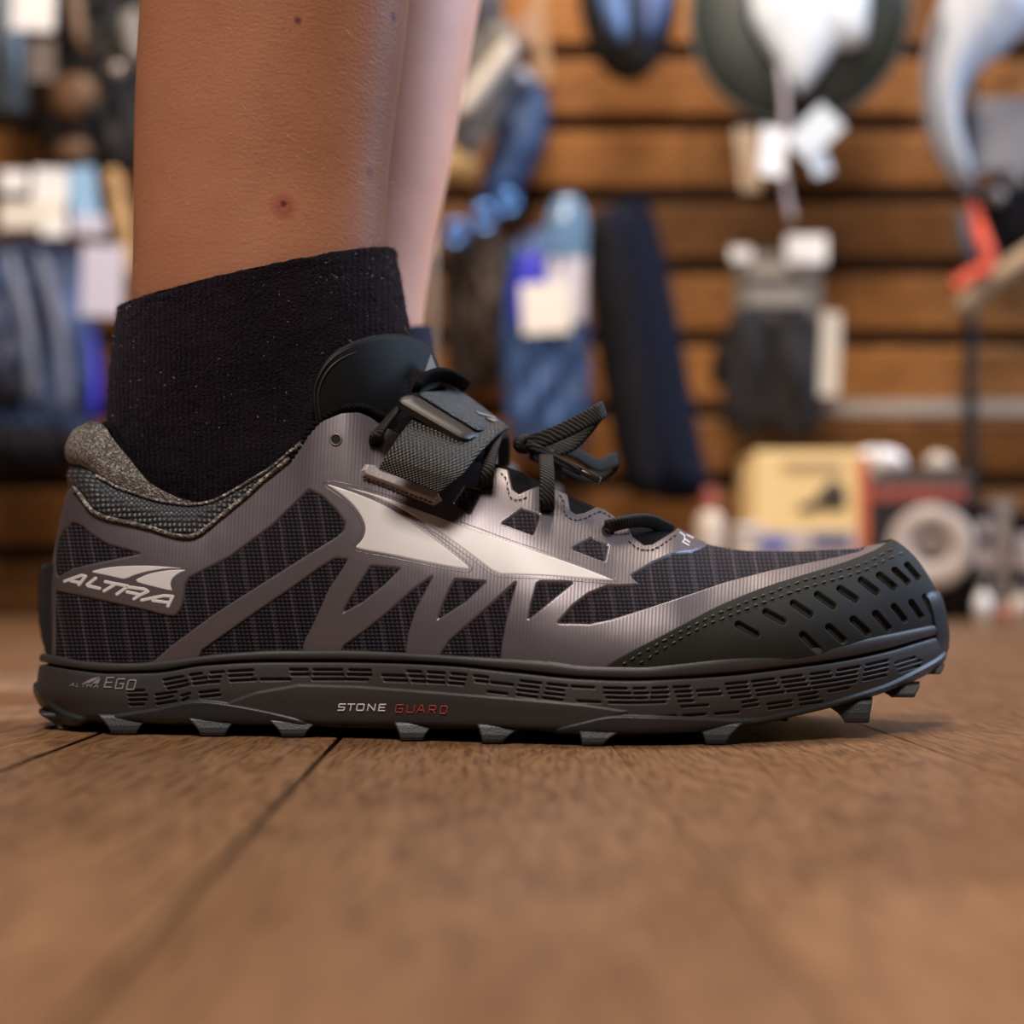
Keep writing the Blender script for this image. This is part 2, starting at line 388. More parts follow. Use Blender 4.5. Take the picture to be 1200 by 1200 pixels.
for x0, x1 in zip(cols[:-1], cols[1:]):
    if abs(x0+.053) < .001: plank(x0, x1, -1.25, .9, cA, .0003); plank(x0, x1, .9, 2.15, rc()); continue
    if abs(x0-.030) < .001: plank(x0, x1, -.198, .9, cA, .0003); plank(x0, x1, -1.25, -.198, (1.25,.7,.2), .0008); plank(x0, x1, .9, 2.15, rc()); continue
    y = -1.25-rr.random()*.5
    if abs(x0+.134) < .001: y = -1.1
    while y < 2.15:
        y1 = min(y+1.15, 2.15)
        if y1-y > .03: plank(x0, x1, y, y1, rc() if abs(x0+.134) > .001 else (.8,.55,.15), .0012 if abs(x0+.134) > .001 else .0034)
        y = y1
YW = 2.06; KW = 1+YW/D
def wz(v): return H+(V0-v)*S_*KW
v, f = boxv(-1.8, 1.8, YW+.022, YW+.06, 0, 2.6)
wall = mk('wall_back', v, f, plain('wall_backing', (.012,.007,.004), .9), smooth=False); tag(wall, kind='structure')
bm_cache = {}
def boardmesh(L, hgt):
    k = (round(L,3), round(hgt,3))
    if k in bm_cache: return bm_cache[k]
    prof = [(.022,0),(.004,0),(0,.004),(0,hgt-.010),(.006,hgt),(.022,hgt)]
    n = len(prof); v = [(x, y, z) for x in (-L/2, L/2) for y, z in prof]
    f = [[i, (i+1)%n, n+(i+1)%n, n+i] for i in range(n)]+[list(range(n))[::-1], list(range(n,2*n))]
    me = bpy.data.meshes.new('board'); me.from_pydata(v, [], f); me.update(); me.materials.append(M_BOARD); bm_cache[k] = me; return me
pitch = .1270; z0 = wz(645)+.008-pitch; row = 0
z = z0
while z < 2.5:
    zz = max(z, .002); hgt = z+pitch-.028-zz
    x = -1.8-[.1,.55,.3,.75][row%4]
    while x < 1.8:
        a, b = max(x, -1.8), min(x+1.2, 1.8)
        if b-a > .03:
            o = bpy.data.objects.new('board', boardmesh(b-a-.002, hgt)); COL.objects.link(o); o.parent = wall; o.location = ((a+b)/2, YW, zz); o.color = (rr.random(), rr.random(), rr.random(), 1)
        x += 1.2
    z += pitch; row += 1

# ================================================================== THE SHOE
mm = .001
vlip = pchip([(45,766),(62,769),(100,775),(150,777),(200,773),(260,766),(330,762),(400,762),(480,765),(560,770),(640,775),(690,781),(750,782),(800,778),(860,771),(920,765),(980,755),(1040,744),(1080,736),(1095,733),(1110,730)])
vgro = pchip([(45,777),(80,783),(130,788),(180,787),(240,778),(320,774),(380,774),(450,775),(520,778),(600,786),(680,794),(740,796),(800,794),(860,790),(920,783),(980,775),(1040,763),(1085,750),(1110,743)])
vbot = pchip([(45,842),(80,848),(100,842),(120,842),(200,845),(300,846),(400,850),(480,851),(600,854),(700,857),(800,855),(860,850),(900,843),(950,832),(1000,820),(1040,808),(1080,792),(1100,780),(1110,770)])
Yr_ = pchip([(45,66),(100,66),(300,64),(500,60),(700,57),(900,57),(1000,60),(1110,64)])
Yr = lambda u: Yr_(u)*mm
Yb_ = pchip([(60,66),(60.6,60),(62.5,54),(68,47),(80,41),(100,37),(130,34),(180,31),(260,28),(350,25),(450,19),(560,11),(660,4),(760,2),(840,4),(920,9),(985,18),(1035,30),(1070,42),(1092,53),(1101,59),(1104,64)])
Ys_ = pchip([(45,66),(45.5,60),(47.5,54),(54,47),(66,41),(88,35.5),(120,32),(180,28.5),(250,25),(343,22),(420,17),(500,10),(575,4),(690,-2),(760,-2.5),(838,1),(910,6),(970,13),(1020,22),(1055,31),(1082,41),(1100,51),(1107,58),(1110,64)])
cc = pchip([(60,.5),(360,.52),(400,.58),(440,.75),(480,.87),(520,.92),(600,.94),(700,.965),(785,.985),(815,1),(1104,1)])
kfar = pchip([(45,1),(200,.95),(400,.86),(600,.93),(800,.97),(1110,1)])
uLf = pchip([(497,100),(505,97),(515,91),(525,87),(535,84.5),(545,86.5),(560,85.5),(570,82.5),(580,79),(600,74),(620,70),(640,66),(660,63),(700,60),(770,61),(860,62)])
def arclen_map(yt, a0, a1):
    q = np.concatenate([a0+(a1-a0)*.5*(1-np.cos(np.linspace(0, math.pi, 4000)))])
    y = yt(q)*mm; x = (q-600)*S_*(1+y/D); L = np.concatenate([[0], np.cumsum(np.hypot(np.diff(x), np.diff(y)))]); return q, L/L[-1]
uq, uL_ = arclen_map(Yb_, 60, 1104); sq, sL_ = arclen_map(Ys_, 45, 1110)
rim_px = [(84,533),(87,521),(95,510),(107,502),(117,497),(125,500),(134,513),(145,530),(160,550),(176,568),(196,580),(218,588),(240,591),(262,584),(300,562),(345,528),(368,502),(385,490),(402,483),(422,482),(440,489),(470,506),(530,529),(584,545),(600,549),(650,571),(668,578),(700,591),(722,602),(760,614),(790,619),(810,629),(828,637),(850,642),(880,645.5),(920,646),(960,645),(1000,643),(1025,640),(1043,637),(1055,644),(1070,659),(1085,680),(1096,702),(1101,720),(1104,734)]
def _inv(u, v):
    lo, hi = 60.0, 1104.0
    for _ in range(50):
        m = (lo+hi)/2
        if m+(float(uLf(v))-60)*(1-float(ss(60,230,m))) < u: lo = m
        else: hi = m
    return m
rt = [(_inv(u, v), v) for u, v in rim_px]; rt[0] = (60.0, rt[0][1]); rt2 = [rt[0]]
for q in rt[1:]:
    if q[0] > rt2[-1][0]+.05: rt2.append(q)
vTn = pchip(rt2)
NS = 1.85
class Upper:
    sgn = 1
    def eval(s, a, b):
        uh = np.interp(a, uL_, uq); ph = np.clip(b, 0, 1)*math.pi/2; w = np.sin(ph)**(2/NS)
        vb = vlip(uh)+7; v = vb+(vTn(uh)-vb)*w
        u = uh+(uLf(v)-60)*(1-ss(60,230,uh))
        yb = Yb_(uh); A = Yr_(uh)-yb; c = cc(uh)
        I = A*(1-(np.maximum(0, 1-(c*w)**NS))**(1/NS))
        # gentle padding bulge of the heel counter and instep
        bul = 2.2*np.sin(np.clip(w,0,1)*math.pi)*(1-ss(330,460,uh))*ss(60,110,uh)
        return u, v, (yb+I-bul)*mm, uh
UP = Upper()
class Sole:
    sgn = -1
    kt = np.array([0,.05,.09,.15,.22,.26,.30,.325,.36,.42,.60,.82,.92,.97,1.0])
    kg = np.array([.25,.02,.0,.12,.5,.82,1.0,1.04,1.10,1.2,1.5,1.78,1.90,1.97,2.0])
    ki = np.array([8,2.6,1.6,.7,.25,.6,3.8,.5,.1,-.2,-.7,-.1,.3,1.0,3.5])
    disp = None
    def __init__(s):
        s.fg = pchip(list(zip(s.kt, s.kg))); s.fi = pchip(list(zip(s.kt, s.ki)))
    def eval(s, a, t):
        uh = np.interp(a, sL_, sq); g = s.fg(t); vl, vg, vb = vlip(uh), vgro(uh), vbot(uh)
        v = np.where(g < 1, vl+(vg-vl)*g, vg+(vb-vg)*(g-1))
        ins = s.fi(t)+3.5*ss(806,845,v)*(1-ss(45,130,uh))
        e = .3; du = np.clip(uh, 45.3, 1109.7)
        y0 = Ys_(du-e); y1 = Ys_(du+e); tx = 2*e*S_*1000*1.12; ty = y1-y0; L = np.hypot(tx, ty)
        nx, ny = -ty/L, tx/L            # inward plan normal
        if s.disp is not None: ins = ins+s.disp(uh+nx*ins/(S_*1000), v)
        u = uh+nx*ins/(S_*1000*1.12); Y = (Ys_(uh)+ny*ins)*mm
        return u, v, Y, uh
SO = Sole()
def posn(surf, a, b, nrm=True):
    u, v, Y, uh = surf.eval(a, b); p = P(u, v, Y)
    if not nrm: return p, u, v, uh
    e = 8e-4; a1 = np.where(a+e > 1, a-e, a+e); b1 = np.where(b+e > 1, b-e, b+e)
    qa = P(*surf.eval(a1, b)[:3])-p; qb = P(*surf.eval(a, b1)[:3])-p
    qa *= np.where(a+e > 1, -1, 1)[...,None]; qb *= np.where(b+e > 1, -1, 1)[...,None]
    n = np.cross(qa, qb); L = np.linalg.norm(n, axis=-1, keepdims=True); n = np.where(L > 1e-14, surf.sgn*n/np.maximum(L,1e-14), np.array([0,0,1.]))
    return p, u, v, uh, n
def mirr(p, uh):
    q = p.copy(); yr = Yr(uh); q[...,1] = yr+(yr-p[...,1])*kfar(uh); return q
def patch(name, surf, bbox, step, sdf, hfun, mat, parent, far=False, near=True, only=None):
    """piece of material lying on a shoe surface, bounded by sdf > 0, raised by hfun(distance)"""
    ga, gb = np.meshgrid(np.linspace(0,1,260), np.linspace(0,1,260), indexing='ij')
    u, v, Y, uh = surf.eval(ga, gb); u0, v0, u1, v1 = bbox
    ok = (u >= u0-4) & (u <= u1+4) & (v >= v0-4) & (v <= v1+4); ij = np.argwhere(ok)
    i0, j0 = np.maximum(ij.min(0)-1, 0); i1, j1 = np.minimum(ij.max(0)+1, 259)
    a0, a1, b0, b1 = i0/259, i1/259, j0/259, j1/259
    p = P(u, v, Y)[i0:i1+1, j0:j1+1]
    la = np.linalg.norm(np.diff(p, axis=0), axis=-1).sum(0).max(); lb = np.linalg.norm(np.diff(p, axis=1), axis=-1).sum(1).max()
    na = int(np.clip(la/(step*S_), 6, 1600)); nb = int(np.clip(lb/(step*S_), 6, 700))
    A, B = np.meshgrid(np.linspace(a0,a1,na), np.linspace(b0,b1,nb), indexing='ij')
    u, v, _, uh = surf.eval(A, B); F = sdf(u, v)
    prm, faces = clip_grid(A, B, F)
    p, u, v, uh, n = posn(surf, prm[:,0], prm[:,1]); d = np.maximum(sdf(u, v), 0)
    q = p+n*hfun(d)[:,None]; uv = np.stack([u/100, v/100], 1)
    o = None
    if near and far:
        m = mirr(q, uh); k = len(q)
        o = mk(name, np.vstack([q, m]), faces+[[i+k for i in f[::-1]] for f in faces], mat, parent, uv=np.vstack([uv, uv]))
    elif near: o = mk(name, q, faces, mat, parent, uv=uv)
    return o
def on(surf, u, v, h=0.0):
    """point of a shoe surface seen at (u,v), lifted by h"""
    if not hasattr(surf, '_g'):
        ga, gb = np.meshgrid(np.linspace(0,1,700), np.linspace(0,1,300), indexing='ij'); uu, vv, _, _ = surf.eval(ga, gb); surf._g = (ga, gb, uu, vv)
    ga, gb, uu, vv = surf._g; out = []
    for x, y, hh in np.broadcast(u, v, h):
        k = np.argmin((uu-x)**2+(vv-y)**2); i, j = divmod(k, 300); a, b = np.array([ga[i,j]]), np.array([gb[i,j]])
        p, _, _, _, n = posn(surf, a, b); out.append(p[0]+n[0]*hh)
    return np.array(out)

M_KNIT = m_knit(); M_FILM = m_film()
M_MID = m_rubber('grey_midsole_foam', (.030,.0275,.0285), .48, 2600.0, .3)
M_OUT = m_rubber('slate_outsole_rubber', (.020,.0215,.024), .42, 1800.0, .35)
M_TOE = m_rubber('black_toe_rubber', (.0085,.0082,.006), .68, 3000.0, .25, .2)
M_REFL = plain('pale_reflective_print', (.58,.56,.56), .45)
M_EDGE = plain('overlay_groove', (.10,.085,.085), .35, .3)
M_BLACK = plain('black_fabric', (.005,.005,.0055), .85, noise=.4, nscale=900, bump=.4, bscale=1500, spec=.04)
M_HOLE = plain('eyelet_dark', (.002,.002,.002), .9)
M_STITCH = plain('black_thread', (.012,.011,.010), .5)
M_STITCHL = plain('grey_thread', (.035,.03,.024), .5)
M_LACE = m_lace(); M_WEB = m_webbing('strap_webbing')
M_GLIT = m_glit('silver_grey_lining', (.065,.06,.058), (.42,.38,.35), 60)
M_CORD = m_glit('speckled_edge_cord', (.05,.045,.042), (.45,.41,.36), 45)
M_HONEY = m_honey()

SHOE_L = (-.01, .06, 0)
shoe = empty('trail_running_shoe', SHOE_L, 'dark purple-grey trail running shoe with pale swoosh worn on the near foot', 'shoe')

# ---- upper: knit, overlay film, toe cap
outer = [(50,572),(83,572),(92,573),(100,582),(110,597),(125,606),(150,612),(175,618),(200,626),(215,629),(228,628),(240,621),(255,609),(280,589),(310,562),(340,538),(353,518),(375,494),(400,484),(420,483),(434,489),(450,500),(480,515),(530,534),(584,548),(596,551),(601,574),(608,579),(624,572),(637,568),(650,573),(665,580),(668,598),(675,603),(685,601),(699,594),(708,597),(722,607),(734,613),(741,629),(755,639),(764,638),(792,621),(800,600),(1060,600),(1130,680),(1130,800),(30,800),(30,572)]
H_ = {}
H_[1] = [(66,650),(69,633),(75,621),(86,612),(96,616),(108,627),(128,639),(150,645),(164,649),(140,654),(110,660),(85,666),(70,675),(67,672)]
H_[2] = [(66,692),(110,702),(160,713),(197,722),(206,722),(212,715),(216,702),(218,685),(223,677),(270,653),(320,616),(362,575),(378,583),(393,598),(404,613),(402,622),(394,629),(360,650),(300,688),(250,720),(200,757),(180,775),(180,800),(66,800)]
H_[3] = [(222,800),(238,762),(300,718),(340,691),(375,666),(393,655),(407,656),(400,668),(384,692),(369,727),(356,752),(348,800)]
H_[4] = [(435,664),(468,667),(450,685),(425,705),(403,717),(410,703),(425,680)]
H_[5] = [(385,800),(404,757),(430,738),(455,718),(483,693),(506,677),(497,694),(486,716),(478,742),(470,800)]
H_[6] = [(534,680),(568,683),(545,705),(514,725),(520,708),(528,690)]
H_[7] = [(497,800),(527,752),(540,740),(575,710),(604,684),(598,705),(592,730),(587,760),(585,800)]
H_[8] = [(630,685),(634,683),(670,684),(650,700),(620,725),(623,710)]
H_[9] = [(655,730),(690,731),(715,726),(760,712),(800,699),(850,682),(900,669),(940,661),(980,653),(1008,646),(1020,636),(1020,600),(830,600),(828,640),(820,644),(810,648),(787,651),(765,661),(740,676),(748,684),(744,687),(712,688),(690,697),(672,711)]
H_[10] = [(533,590),(546,571),(564,576),(550,602)]
H_[11] = [(589,614),(612,598),(632,604),(630,612),(624,627)]
H_[12] = [(671,644),(693,632),(712,640),(708,658)]
toe = smooth_poly([(700,786),(735,765),(770,748),(800,732),(830,717),(860,704),(900,689),(940,677),(980,665),(1000,658),(1030,646),(1042,637)], 1, False).tolist()+[(1050,610),(1150,640),(1150,830),(690,830)]
toe_f = poly_sdf(toe); outer_f = poly_sdf(outer)
holes_f = [poly_sdf(h) for h in H_.values()]
def film_f(u, v):
    d = outer_f(u, v)
    for h in holes_f: d = np.minimum(d, -h(u, v))
    return np.minimum(d, 24-toe_f(u, v))
knit_f = lambda u, v: outer_f(u, v)-4
patch('knit_upper', UP, (40,470,1120,800), 2.0, knit_f, lambda d: 0*d, M_KNIT, shoe, far=True)
tag(patch('overlay_film', UP, (40,470,1120,800), 1.3, film_f, lambda d: (-.08+.58*ss(0,1.8,d))*mm, M_FILM, shoe, far=True), 'satin grey overlay with cut-out windows')
patch('slot_dark_fill', UP, (690,620,1120,800), 3, lambda u, v: toe_f(u, v)-8, lambda d: .12*mm+0*d, M_HOLE, shoe, far=True)  # black sheet added under the cap so its slots look dark
slots = [((864,735),(884,746)),((896,721),(915,731)),((928,711),(946,723)),((956,701),(973,713)),((982,694),(999,705)),((1007,684),(1023,696)),((1028,678),(1043,690)),((1045,671),(1059,684)),((1059,665),(1071,679)),
         ((938,746),(955,762)),((968,737),(984,751)),((996,728),(1012,742)),((1022,721),(1036,737)),((1043,712),(1055,727)),((1063,707),(1074,723)),((1079,701),(1087,717))]
def slot_f(u, v):
    dm = np.full(np.shape(u), -1e9)
    for i, (a, b) in enumerate(slots):
        r = 3.3 if a[0] < 1030 else 2.6
        dm = np.maximum(dm, r-np.sqrt(seg_d2(u, v, a, b)))
    return dm
cap_f = lambda u, v: np.minimum(toe_f(u, v), -slot_f(u, v))
tag(patch('toe_cap', UP, (690,620,1120,800), 1.0, cap_f, lambda d: (.2+1.4*ss(0,1.3,d))*mm, M_TOE, shoe, far=True), 'matte black rubber toe cap with two rows of slots')
# ---- collar band, lining, heel strip
band = [(60,574),(83,572),(92,573),(100,582),(110,597),(125,606),(150,612),(175,618),(200,626),(215,629),(228,628),(240,621),(255,609),(280,589),(310,562),(340,538),(352,520),(348,524),(320,550),(290,568),(255,587),(230,593),(210,592),(185,588),(160,580),(135,570),(115,557),(100,547),(86,543),(60,543)]
patch('collar_band', UP, (60,515,356,635), 1.2, poly_sdf(band), lambda d: (.1+2.2*np.sqrt(np.clip(d/14,0,1)))*mm, M_HONEY, shoe, far=True)
lin = [(60,544),(86,543.5),(100,547.5),(115,557.5),(135,570.5),(160,580.5),(185,588.5),(210,592.5),(230,593.5),(250,590),(300,566),(356,524),(356,470),(60,470)]
tag(patch('collar_lining', UP, (60,480,356,600), 1.2, poly_sdf(lin), lambda d: (.1+3.0*np.sqrt(np.clip(d/16,0,1)))*mm, M_GLIT, shoe, far=True), 'speckled silver-grey padded collar lining')
def cord(name, px, r, mat, h=1.2*mm, seg=8, parent=shoe, tw=0):
    c = catmull(px, 6); p = on(UP, c[:,0], c[:,1], h); n = len(p)
    k = np.ones(3)/3
    for i in range(3): p[1:-1,i] = (p[:-2,i]+p[1:-1,i]+p[2:,i])/3
    rad = np.full(n, r)
    if tw: rad = r*(1+.18*np.sin(np.arange(n)*tw))
    v, f = tube(p, rad, seg); return mk(name, v, f, mat, parent)
cord('edge_cord', [(90,573),(99,583),(109,598),(125,607),(150,613),(175,619),(200,627),(215,630),(229,629),(241,622),(256,610),(281,590),(311,563),(341,539)], .75*mm, M_CORD)
cord('edge_cord', [(116,558),(135,570),(160,580),(185,588),(210,592),(230,593),(255,588),(290,568),(320,550),(346,528)], .5*mm, M_CORD, 1.6*mm)
# rope-like collar trim
c = catmull([(338,541),(350,525),(362,507),(376,491),(392,481),(408,476),(424,475),(440,480),(455,488)], 12)
p = on(UP, c[:,0], c[:,1]+6, .4*mm)
parts = []
base = p+np.array([0,.001,.0012])
for ph in (0, 2.1, 4.2):
    t = np.arange(len(base))*.55+ph
    parts.append(tube(base+np.stack([0*t, np.cos(t)*.7*mm, np.sin(t)*.7*mm], 1), .85*mm, 7))
v, f = join(parts); mk('collar_trim', v, f, M_BLACK, shoe)
# inner lining wall so that the opening has depth
A = np.linspace(0, float(np.interp(440, uq, uL_)), 160); B = np.ones_like(A)
pr, u_, v_, uh, n = posn(UP, A, B); rows = []
cen = np.array([pr[:,0].mean(), .065, 0])
for k, (ins, dz) in enumerate([(0,0),(.003,.001),(.006,-.002),(.008,-.012),(.008,-.035)]):
    dirv = (cen-pr)*[1,1,0]; dirv /= np.linalg.norm(dirv, axis=1)[:,None]+1e-9
    rows.append(pr+dirv*ins*[.6,1,0]+[0,0,dz])
N = np.stack(rows, 0); Mx = np.stack([mirr(r, uh) for r in rows], 0)
v, f = join([(N.reshape(-1,3), gridf(5, 160)), (Mx.reshape(-1,3), gridf(5, 160))]); mk('inner_lining', v, f, M_BLACK, shoe)
# insole floor inside
A = np.linspace(0, 1, 120); pb = posn(UP, A, np.full(120, .04))[0]; uh = np.interp(A, uL_, uq); fb = mirr(pb, uh)
mk('insole', np.vstack([pb, fb]), [[i, i+1, 120+i+1, 120+i] for i in range(119)], M_BLACK, shoe, smooth=False)
# heel hook-and-loop tab
prof_l = pchip([(660,48),(690,45.5),(720,46),(745,49),(767,55)])
vv = np.linspace(661, 768, 30); V = []; 
for v_ in vv:
    for Yk, ins in ((56,5),(58,1.2),(62,.1),(66,0),(70,.1),(74,1.2),(76,5)):
        V.append(P(prof_l(v_)+ins+ (3 if v_ < 663 else 0), v_, Yk*mm))
for v_ in vv:
    for Yk in (56,58,62,66,70,74,76): V.append(P(float(uLf(v_))+6, v_, Yk*mm))
f = gridf(30, 7)+[[210+q for q in k[::-1]] for k in gridf(30, 7)]
f += [[i*7, 210+i*7, 210+i*7+7, i*7+7] for i in range(29)]+[[i*7+6, i*7+13, 210+i*7+13, 210+i*7+6] for i in range(29)]+[[k, k+1, 211+k, 210+k] for k in range(6)]
tab_o = mk('heel_tab', np.array(V), f, plain('black_loop_pile', (.008,.007,.008), .95, bump=1, bscale=2500, bdist=.001), shoe); tag(tab_o, 'black fuzzy heel tab')
parts = []
for k in range(420):
    v_ = random.uniform(660,766); Y = random.uniform(57,75); p0 = P(float(prof_l(v_))+.5, v_, Y*mm); d = np.array([-random.uniform(.4,1.3), random.uniform(-.5,.5), random.uniform(-.3,.9)])*mm
    parts.append((np.array([p0, p0+[0,.00014,.0001], p0+d]), [[0,1,2]]))
v, f = join(parts); tag(mk('pile', v, f, M_BLACK, tab_o, smooth=False), kind='stuff')
# ---- stitching rows on the toe cap and eyestay
def stitch_row(name, px, surf, h, L, gap, r, mat, parent):
    c = catmull(px, 30); s = np.concatenate([[0], np.cumsum(np.hypot(*np.diff(c, axis=0).T))]); parts = []
    x = 0
    while x+L < s[-1]:
        q = np.linspace(x, x+L, 4); uu = np.interp(q, s, c[:,0]); vv = np.interp(q, s, c[:,1])
        pts = on(surf, uu, vv, np.array([h*.7, h, h, h*.7])); v, f = tube(pts, np.array([.5,1,1,.5])*r, 6); parts.append((v, f)); x += L+gap
    v, f = join(parts); return tag(mk(name, v, f, mat, parent), kind='stuff')
stitch_row('stitching', [(728,779),(752,766),(780,751),(810,736),(840,723),(870,711),(900,700),(935,687),(970,677),(1000,669),(1030,656),(1049,644)], UP, 1.9*mm, 7, 3.5, .33*mm, M_STITCHL, shoe)
stitch_row('stitching', [(748,778),(775,762),(800,748),(830,734),(870,719),(905,706),(940,694),(975,684),(1010,673),(1035,661),(1056,649)], UP, 1.9*mm, 7, 3.5, .33*mm, M_STITCHL, shoe)
stitch_row('stitching', [(587,556),(593,564),(597,582),(606,588),(622,582)], UP, .8*mm, 4, 2, .22*mm, M_STITCH, shoe)
stitch_row('stitching', [(655,582),(660,590),(662,604),(672,611),(686,609),(700,602),(710,605),(722,613)], UP, .8*mm, 4, 2, .22*mm, M_STITCH, shoe)
stitch_row('stitching', [(736,636),(748,645),(764,646),(780,637),(792,628)], UP, .8*mm, 4, 2, .22*mm, M_STITCH, shoe)
# ---- pale swoosh
swA = smooth_poly([(379,566),(395,576),(410,588),(421,601),(428,615),(428,625),(424,634),(416,641),(420,644),(460,651),(510,662),(545,668),(552,667.5),(545,660),(520,640),(490,618),(460,597),(430,583),(400,572)], 2)
swB = smooth_poly([(384,566),(420,574),(450,582.5),(480,594),(520,609),(560,623),(600,638),(640,651),(680,665),(718,680),(719,682),(680,679),(640,676),(600,674.5),(582,673.5),(560,657),(530,635),(500,615),(470,597),(440,583),(410,573)], 1)
fA, fB = poly_sdf(swA), poly_sdf(swB)
ring_f = lambda u, v: .9-np.abs(np.maximum(fA(u, v), fB(u, v))+3.2)
for f_, bb in ((fA,(375,560,556,672)), (fB,(380,560,722,686))):
    tag(patch('swoosh', UP, bb, .7, f_, lambda d: (.45+.25*ss(0,1.5,d))*mm, M_REFL, shoe), 'pale grey reflective swoosh')
for f_, bb in ((fA,(375,560,556,672)), (fB,(380,560,722,686))):
    o = patch('swoosh', UP, bb, 1.6, f_, lambda d: (.45+.25*ss(0,1.5,d))*mm, M_REFL, shoe)
    co = np.array([v.co for v in o.data.vertices]); uvd = o.data.uv_layers[0].data
    uu = co[:,0]/(S_*(1+co[:,1]/D))+600; m = mirr(co, np.clip(uu,60,1104))
    o.data.vertices.foreach_set('co', m.ravel().astype(np.float32)); o.data.update()
patch('swoosh_outline', UP, (370,555,726,692), .6, ring_f, lambda d: (.45+.12*ss(0,.7,d))*mm, M_EDGE, shoe)
# ---- heel logo
lgA = smooth_poly([(104,670.5),(125,665),(150,663),(180,663),(205,665),(219,666.5),(195,667),(175,670),(160,674),(147,679.5),(140,678),(125,674.5)], 1)
lgB = smooth_poly([(156,681.5),(170,674),(185,670),(205,667.5),(221,668),(210,672.5),(203,678),(200.5,684),(202,690),(203.5,693.5),(180,688)], 1)
for g in (lgA, lgB):
    patch('heel_logo', UP, (100,658,226,696), .5, poly_sdf(g), lambda d: (.45+.2*ss(0,1,d))*mm, M_REFL, shoe)
LET = {'A1': [[(77.5,681.5),(97,674.5),(101.5,675.6),(94,685.5)],[(85,681.2),(95,683.2)]],
       'L': [[(113,678),(103.5,685.5),(105,687),(117.5,689.8)]],
       'T': [[(124.5,682),(150,687)],[(136,685),(123,692.8)]],
       'R': [[(138,696.5),(150,688),(170,690.8),(174,693.5),(165,697.5),(158,702)],[(150,694),(164,697)]],
       'A2': [[(167,703.5),(193,698.3),(203,699.2),(197.5,710.5)],[(180,704),(199,706.6)]]}
for k, l in LET.items():
    uu = [q[0] for a in l for q in a]; vv = [q[1] for a in l for q in a]
    patch('logo_letter', UP, (min(uu)-4, min(vv)-4, max(uu)+4, max(vv)+4), .4, stroke_sdf(l, 4.5), lambda d: (.45+.2*ss(0,.8,d))*mm, M_REFL, shoe)
#@@SOLE
# ---- sole
rs = random.Random(11); dashes = []
x = 192
while x < 1062:
    wd = rs.uniform(14, 36); sk = rs.choice([-2.5,-1.2,1.2,2.5,3.2]); n = 3 if x < 560 else 4
    if x > 930: n = 4
    for r in range(n):
        if rs.random() < .12: continue
        a, b = x+sk*r*.8+rs.uniform(-1,1), x+wd+sk*r*.8+rs.uniform(-4,1)
        if b-a < 6: continue
        dashes.append(((a, float(vgro(a))+11+5.6*r), (b, float(vgro(b))+11+5.6*r)))
    x += wd+rs.uniform(5,9)
for (x0, x1, o0, nr) in ((150,236,22,4),(770,1000,34,3)):
    x = x0
    while x < x1:
        wd = rs.uniform(14,34)
        for r in range(nr):
            if rs.random() < .25: continue
            dashes.append(((x+r, float(vgro(x))+o0+5.4*r), (x+wd-rs.uniform(0,6), float(vgro(x+wd))+o0+5.4*r)))
        x += wd+rs.uniform(4,9)
panel_f = poly_sdf([(262,826),(300,812),(350,803),(420,805),(500,811),(600,819),(680,826),(735,834),(690,850),(640,870),(360,870),(320,836)])
def sole_disp(u, v):
    shp = np.shape(u); uf = np.ravel(u); vf = np.ravel(v); d = np.full(uf.shape, -9.0)
    order = np.argsort(uf); us = uf[order]
    for a, b in dashes:
        i0, i1 = np.searchsorted(us, a[0]-4), np.searchsorted(us, b[0]+4); k = order[i0:i1]
        if len(k): d[k] = np.maximum(d[k], 1.55-np.sqrt(seg_d2(uf[k], vf[k], a, b)))
    out = 1.05*ss(-.6, .9, d)-.45*ss(-2, 2, panel_f(uf, vf))
    return out.reshape(shp)
SO.disp = sole_disp
def sole_grid(na, nb, t0=0, t1=1):
    A, B = np.meshgrid(np.linspace(0,1,na), np.linspace(t0,t1,nb), indexing='ij'); u, v, Y, uh = SO.eval(A, B)
    p = P(u, v, Y); return p, uh, np.stack([u/100, v/100], -1)
p, uh, uv = sole_grid(1250, 120); SO.disp = None; q, uh2, uv2 = sole_grid(260, 50); q = mirr(q, uh2)
V, f = join([(p.reshape(-1,3), gridf(1250,120)), (q.reshape(-1,3), [k[::-1] for k in gridf(260,50)])])
tag(mk('midsole', V, f, M_MID, shoe, uv=np.vstack([uv.reshape(-1,2), uv2.reshape(-1,2)])), 'dark grey foam midsole with engraved dashes')
wave = catmull([(30,792),(46,800),(55,815),(70,828),(90,837),(110,840),(130,837),(160,833),(190,828),(215,822),(235,820),(260,822),(300,829),(340,838),(368,846.5),(400,848),(480,849),(560,851.5),(640,854),(655,851),(680,845),(715,837.5),(760,838),(820,840),(880,841),(920,834),(960,825),(1000,813),(1040,800),(1080,780),(1100,768),(1120,750)], 6)
wf = lambda u, v: (v-np.interp(u, wave[:,0], wave[:,1]))
def wave_sdf(u, v):
    s = np.gradient(wave[:,1], wave[:,0]); k = np.interp(u, wave[:,0], s); return wf(u, v)/np.sqrt(1+k*k)
outs = patch('outsole', SO, (30,780,1125,870), 1.5, wave_sdf, lambda d: (.0+1.1*ss(0,3,d))*mm, M_OUT, shoe, far=True)
tag(outs, 'slate rubber outsole with a wavy upper edge')
A = np.linspace(0,1,200); pb = posn(SO, A, np.ones(200), False)[0]; uh = np.interp(A, sL_, sq); fb = mirr(pb, uh)
mk('outsole_base', np.vstack([pb, fb]), [[i, 200+i, 200+i+1, i+1] for i in range(199)], M_OUT, shoe, smooth=False)
